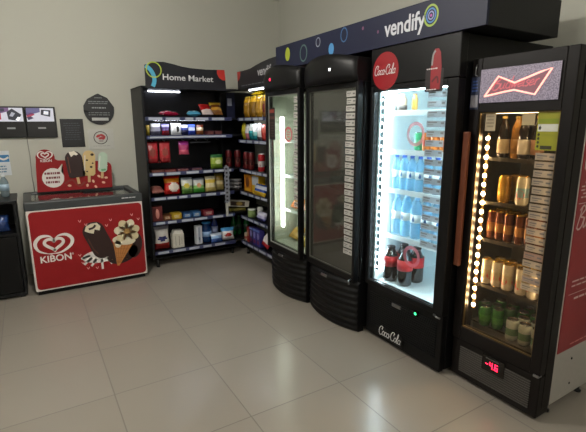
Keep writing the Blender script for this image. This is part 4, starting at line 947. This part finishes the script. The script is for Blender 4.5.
b = B(o); g = GX(BX-.005, b); g.poly([(-1.48, 1.70), (-1.416, 1.782), (-1.33, 1.745), (-1.168, 1.795), (-1.226, 1.698), (-1.33, 1.724)], mat('pink sign glow', '#6c4a50', .5, emit=.4, ecol='#8c5c68')); g.up(2)
g.script('Budweiser', -1.455, 1.725, NEOND, .25, .2, rot=.04, hs=.9); b.build('sign_script', sg)
b = B(o); pts3 = [(BX-.012, -u, v) for u, v in P5]; b.tube(pts3+[pts3[0]], .0045, NEON, 8); b.build('neon_bow_tie', sg)
# handle, stickers
HND = mat('copper brown handle', '#6a3a26', .4, .3)
b = B(o); b.box(BX-.045, BX-.02, 1.548, 1.585, .735, 1.51, HND, .006); hn = b.build('handle', d4)
tag(hn, 'copper brown handle')
for z in (.78, 1.46): B(o).box(BX-.02, BX+.002, 1.556, 1.577, z-.015, z+.015, BK).build('bracket', hn)
b = B(o); b.box(BX-.0015, BX+.001, 1.534, 1.587, 1.63, 1.80, K('#1c2440')); g = GX(BX-.0015, b); g.rect(-1.583, -1.538, 1.64, 1.705, K('#8a8890')); g.lines(-1.58, -1.542, 1.72, 1.785, 4, K('#3c5a9c'), 4); b.build('sticker', d4)
b = B(o); b.tube([(BX-.004, 1.556, 1.865), (BX-.008, 1.560, 1.84), (BX-.006, 1.562, 1.81), (BX-.003, 1.55, 1.803)], .003, METAL, 6); b.build('hook', d4)
b = B(o); b.box(BX-.006, BX+.03, 1.045, 1.075, .262, .276, METAL, .003); b.build('hinge', d4)
b = B(o); xg = BX+.0195; b.box(xg, xg+.0015, 1.105, 1.21, 1.425, 1.607, K('#8f8e1a')); g = GX(xg, b)
g.rect(-1.205, -1.11, 1.555, 1.575, K('#7c8a14')); g.rect(-1.205, -1.11, 1.515, 1.55, K('#cfcfc4')); g.ell(-1.195, 1.532, .006, .01, K('#6a6a64'))
for i in range(4): g.ell(-1.198, 1.50-.019*i, .006, .007, K('#2c2c14'), 10)
g.rect(-1.185, -1.12, 1.492, 1.50, K('#8a8a1c')); g.rect(-1.185, -1.13, 1.43, 1.447, K('#34301c')); b.build('sticker', d4)
price_labels(d4, o, BX+.021, 1.106, 1.205, .70, 1.42, 17, 9, .8, {4: '#9c7c6a', 1: '#988474'}, glass_mat('warm label film', '#ffffff', 1.2, .4, body='#b4aa9a', bodyfac=.85))
b = B(o); b.box(BX+.0195, BX+.021, 1.435, 1.495, 1.515, 1.608, K('#a8987c')); g = GX(BX+.0195, b); g.lines(-1.49, -1.44, 1.53, 1.6, 4, K('#7a6c54'), 2); b.build('sticker', d4)
b = B(o); b.box(BX+.0195, BX+.021, 1.225, 1.29, 1.545, 1.60, K('#a8946c')); b.build('sticker', d4)
# warm leds
LEDW = mat('warm led', '#ffffff', .3, emit=240, ecol='#ffe9c8'); CHANW = mat('warm led channel', '#6a5434', .35)
leds(bc, o, 2.19, 1.505, .46, 1.50, 20, CHANW, LEDW, .016, .011)
leds(bc, o, 2.19, 1.082, .51, 1.50, 20, CHANW, LEDW, .012, .008)  # right-hand strip added behind the price labels to brighten the cans
b = B(o); b.box(2.20, 2.22, 1.12, 1.50, 1.606, 1.618, mat('added warm tube', '#ffffff', .3, emit=14, ecol='#ffe9c8'), .003); b.build('lamp_tube', bc)  # hidden tube added under the cooler roof as extra light inside
BUL = [.625, .90, 1.118, 1.365]
for z in BUL: wire_shelf(bc, o, 2.20, 2.60, 1.075, 1.545, z, mat('dark shelf wire', '#4a4238', .35, .7), 16, lip=.014)
# red printed side
b = B(o); b.box(2.262, 2.655, BY0+.002, BY0+.006, .36, 1.87, mat('dull red vinyl', '#8a2228', .45, vary=.04)); g = GY(BY0+.002, b); WP = K('#d0b8b4')
def hexa(cx, cy, s, w): g.stroke([(cx+s*.86*math.cos(math.radians(60*k+30)), cy+s*math.sin(math.radians(60*k+30))) for k in range(6)], w, WP, closed=True, smooth=False)
hexa(2.37, 1.40, .115, .012); hexa(2.37, 1.40, .092, .005); g.script('Bud', 2.315, 1.375, WP, .11, .2)
g.lines(2.275, 2.56, 1.19, 1.28, 5, WP, 8, .007); g.rect(2.27, 2.64, 1.165, 1.169, WP)
g.script('Budweiser', 2.275, 1.04, WP, .36, .2, hs=1.2); g.lines(2.40, 2.60, .985, 1.005, 1, WP, 4)
g.lines(2.30, 2.64, .72, .77, 2, WP, 3, .008); g.rect(2.29, 2.64, .685, .688, WP); g.lines(2.33, 2.6, .645, .668, 1, WP, 5); g.lines(2.36, 2.6, .38, .395, 1, K('#c87a74'), 5)
b.build('side_print', bc)
b = B(o); 
for x, z in ((2.43, .285), (2.44, .13)): b.ball((x, BY0+.005, z), .007, BLACK, sy=.5)
b.build('screw_caps', bc)

# contents of the beer cooler
def row(proto, base_label, n, x, ys, z, group, tail, rws=(('front', 0),), pitch=.07):
    for rn, k in rws:
        for i, y in enumerate(ys):
            place(proto, (x+k*pitch, y+.004*((i*7+k*3) % 3-1), z), f"{ORD[i]} {base_label} from the left, {rn} row, {tail}", group, PI+.3*((i*5+k) % 4))
GOLDT = mat('gold tin', '#c9a03c', .25, .8)
t1 = can_proto('beer_can', 'can', .0262, .165, '#60301a', '#a87848', GOLDT)
row(t1, 'brown tall can', 7, 2.245, [1.478-.0575*i for i in range(7)], .901, 'brown tall cans', 'above the yellow cans', (('front', 0), ('rear', 1)), .064)
t2 = can_proto('beer_can', 'can', .032, .155, '#cfc6b4', '#c4b89c', GOLDT, '#b01018')
row(t2, 'white can with red emblem', 6, 2.235, [1.472-.071*i for i in range(6)], .626, 'white cans with red emblems', 'above the green cans', (('front', 0),), .07)
t3 = can_proto('beer_can', 'can', .032, .155, '#d8b43c', '#e0c878', GOLDT)
row(t3, 'yellow can', 5, 2.31, [1.437-.071*i for i in range(5)], .626, 'yellow cans', 'behind the white cans', (('rear', 0),))
t4 = can_proto('beer_can', 'can', .034, .155, '#b5862c', '#c49a3c', GOLDT)
for i, (x, y, lb) in enumerate(((2.25, 1.418, 'golden can standing alone at the front of the upper can shelf'), (2.33, 1.40, 'golden can behind the front golden can'))): place(t4, (x, y, 1.1185), lb, 'golden cans')
t5 = can_proto('beer_can', 'can', .034, .16, '#d2cab4', '#8cb0b8', GOLDT, '#b8443c'); place(t5, (2.245, 1.31, 1.1185), 'white and pale blue can beside the golden cans')
t6 = can_proto('beer_can', 'can', .033, .125, '#2f6a2c', '#4a8a3a', CHROME)
place(t6, (2.24, 1.455, .361), 'green can at the front left of the bottom shelf', 'green cans in the beer cooler'); 
for i, (x, y, lb) in enumerate(((2.30, 1.505, 'green can against the lamp strip on the bottom shelf'), (2.31, 1.43, 'green can behind the front left green can'), (2.26, 1.385, 'green can at the front, second of the left green group'), (2.33, 1.355, 'green can at the rear of the left green group'), (2.40, 1.46, 'green can deepest in the left corner'), (2.41, 1.38, 'green can deep in the middle of the bottom shelf'))): place(t6, (x, y, .361), lb, 'green cans in the beer cooler', .5*i)
for i in range(3): place(t6, (2.345+.01*(i % 2), 1.285-.07*i, .361), f'{ORD[i]} green can from the left in the group behind the silver cans', 'green cans in the beer cooler', .4*i)
for i in range(3): place(t6, (2.43, 1.30-.07*i, .361), f'{ORD[i]} green can from the left in the rearmost row behind the silver cans', 'green cans in the beer cooler', .4*i)
t7 = can_proto('beer_can', 'can', .033, .125, '#a4aca8', '#5f8066', CHROME)
for i, (x, y, lb) in enumerate(((2.205, 1.262, 'silver green can at the front, first of the silver group'), (2.205, 1.19, 'silver green can at the front, middle of the silver group'), (2.205, 1.118, 'silver green can at the front, closest to the door hinge'), (2.275, 1.24, 'silver green can in the second row, left one'), (2.275, 1.165, 'silver green can in the second row, right one'))): place(t7, (x, y, .361), lb, 'silver green cans')
AMB = mat('amber glass', '#4a2408', .1, coat=.4); DRK = mat('dark brown glass', '#1c0f08', .1, coat=.4)
for i, (x, y, m, lbc, lb) in enumerate(((2.24, 1.445, DRK, '#b5a484', 'dark bottle with a cream label, leftmost on the top shelf'), (2.27, 1.385, K('#b8843c', .2), '#a87830', 'amber bottle beside the cream-label bottle on the top shelf'), (2.24, 1.325, DRK, '#cfc8b8', 'dark bottle with a white label on the top shelf'), (2.25, 1.26, DRK, '#a87c5c', 'dark bottle with a tan label on the top shelf'), (2.33, 1.425, DRK, '#8a7a5c', 'dark bottle at the rear left of the top shelf'), (2.33, 1.30, AMB, '#8a6a3c', 'brown bottle at the rear right of the top shelf'))):
    q = bottle_proto('beer_bottle', 'bottle', .03, .225, m, '#a88a44', lbc, (.12, .46), .42, False); place(q, (x, y, 1.366), lb, 'bottles on the top shelf of the beer cooler')

# ================================================================== LIGHTS
for i, (x, y, e) in enumerate(((.1, 2.7, 195), (-1.7, 1.0, 75), (.6, -1.2, 145))):  # unseen room lights, made as globes so the upper walls brighten
    t = thing('added_globe_light', ['added unseen globe light in front of the snack shelves', 'added unseen globe light on the left side of the room', 'added unseen globe light behind the camera position'][i], 'lamp', (x, y, ZC), 'unseen globe lights')
    b = B((x, y, ZC)); b.lathe([(.05, ZC-.03), (.06, ZC-.02), (.06, ZC)], K('#d0d0cc'), (x, y), 16); b.build('ceiling_rose', t)
    b = B((x, y, ZC)); b.tube([(x, y, ZC-.02), (x, y, ZC-.26)], .006, K('#d0d0cc')); b.build('stem', t)
    b = B((x, y, ZC)); b.ball((x, y, ZC-.37), .12, mat('added room globe %d' % i, '#ffffff', .4, emit=e, ecol='#fffaf2', vary=0)); b.build('globe', t)
wd = bpy.data.worlds.new('world'); scene.world = wd; wd.use_nodes = True
wd.node_tree.nodes['Background'].inputs[0].default_value = (.6, .6, .58, 1); wd.node_tree.nodes['Background'].inputs[1].default_value = .2

# ================================================================== CAMERA
pitch, roll, yaw, H = .2105, -.0051, .54747, 1.5556
fw = Vector((math.sin(yaw)*math.cos(pitch), math.cos(yaw)*math.cos(pitch), -math.sin(pitch)))
ri = Vector((math.cos(yaw), -math.sin(yaw), 0)); up = ri.cross(fw)
a = ri*math.cos(roll)+up*math.sin(roll); u = -ri*math.sin(roll)+up*math.cos(roll)
cam = bpy.data.cameras.new('camera'); cam.sensor_width = 36; cam.lens = 429.8/586*36; cam.clip_start = .05
co_ = bpy.data.objects.new('camera', cam); COL.objects.link(co_)
M = Matrix((a, u, -fw)).transposed().to_4x4(); M.translation = Vector((0, 0, H)); co_.matrix_world = M
scene.camera = co_
vs_ = scene.view_settings; vs_.view_transform = 'Standard'; vs_.look = 'None'; vs_.gamma = 1; vs_.use_curve_mapping = False; vs_.exposure = .07
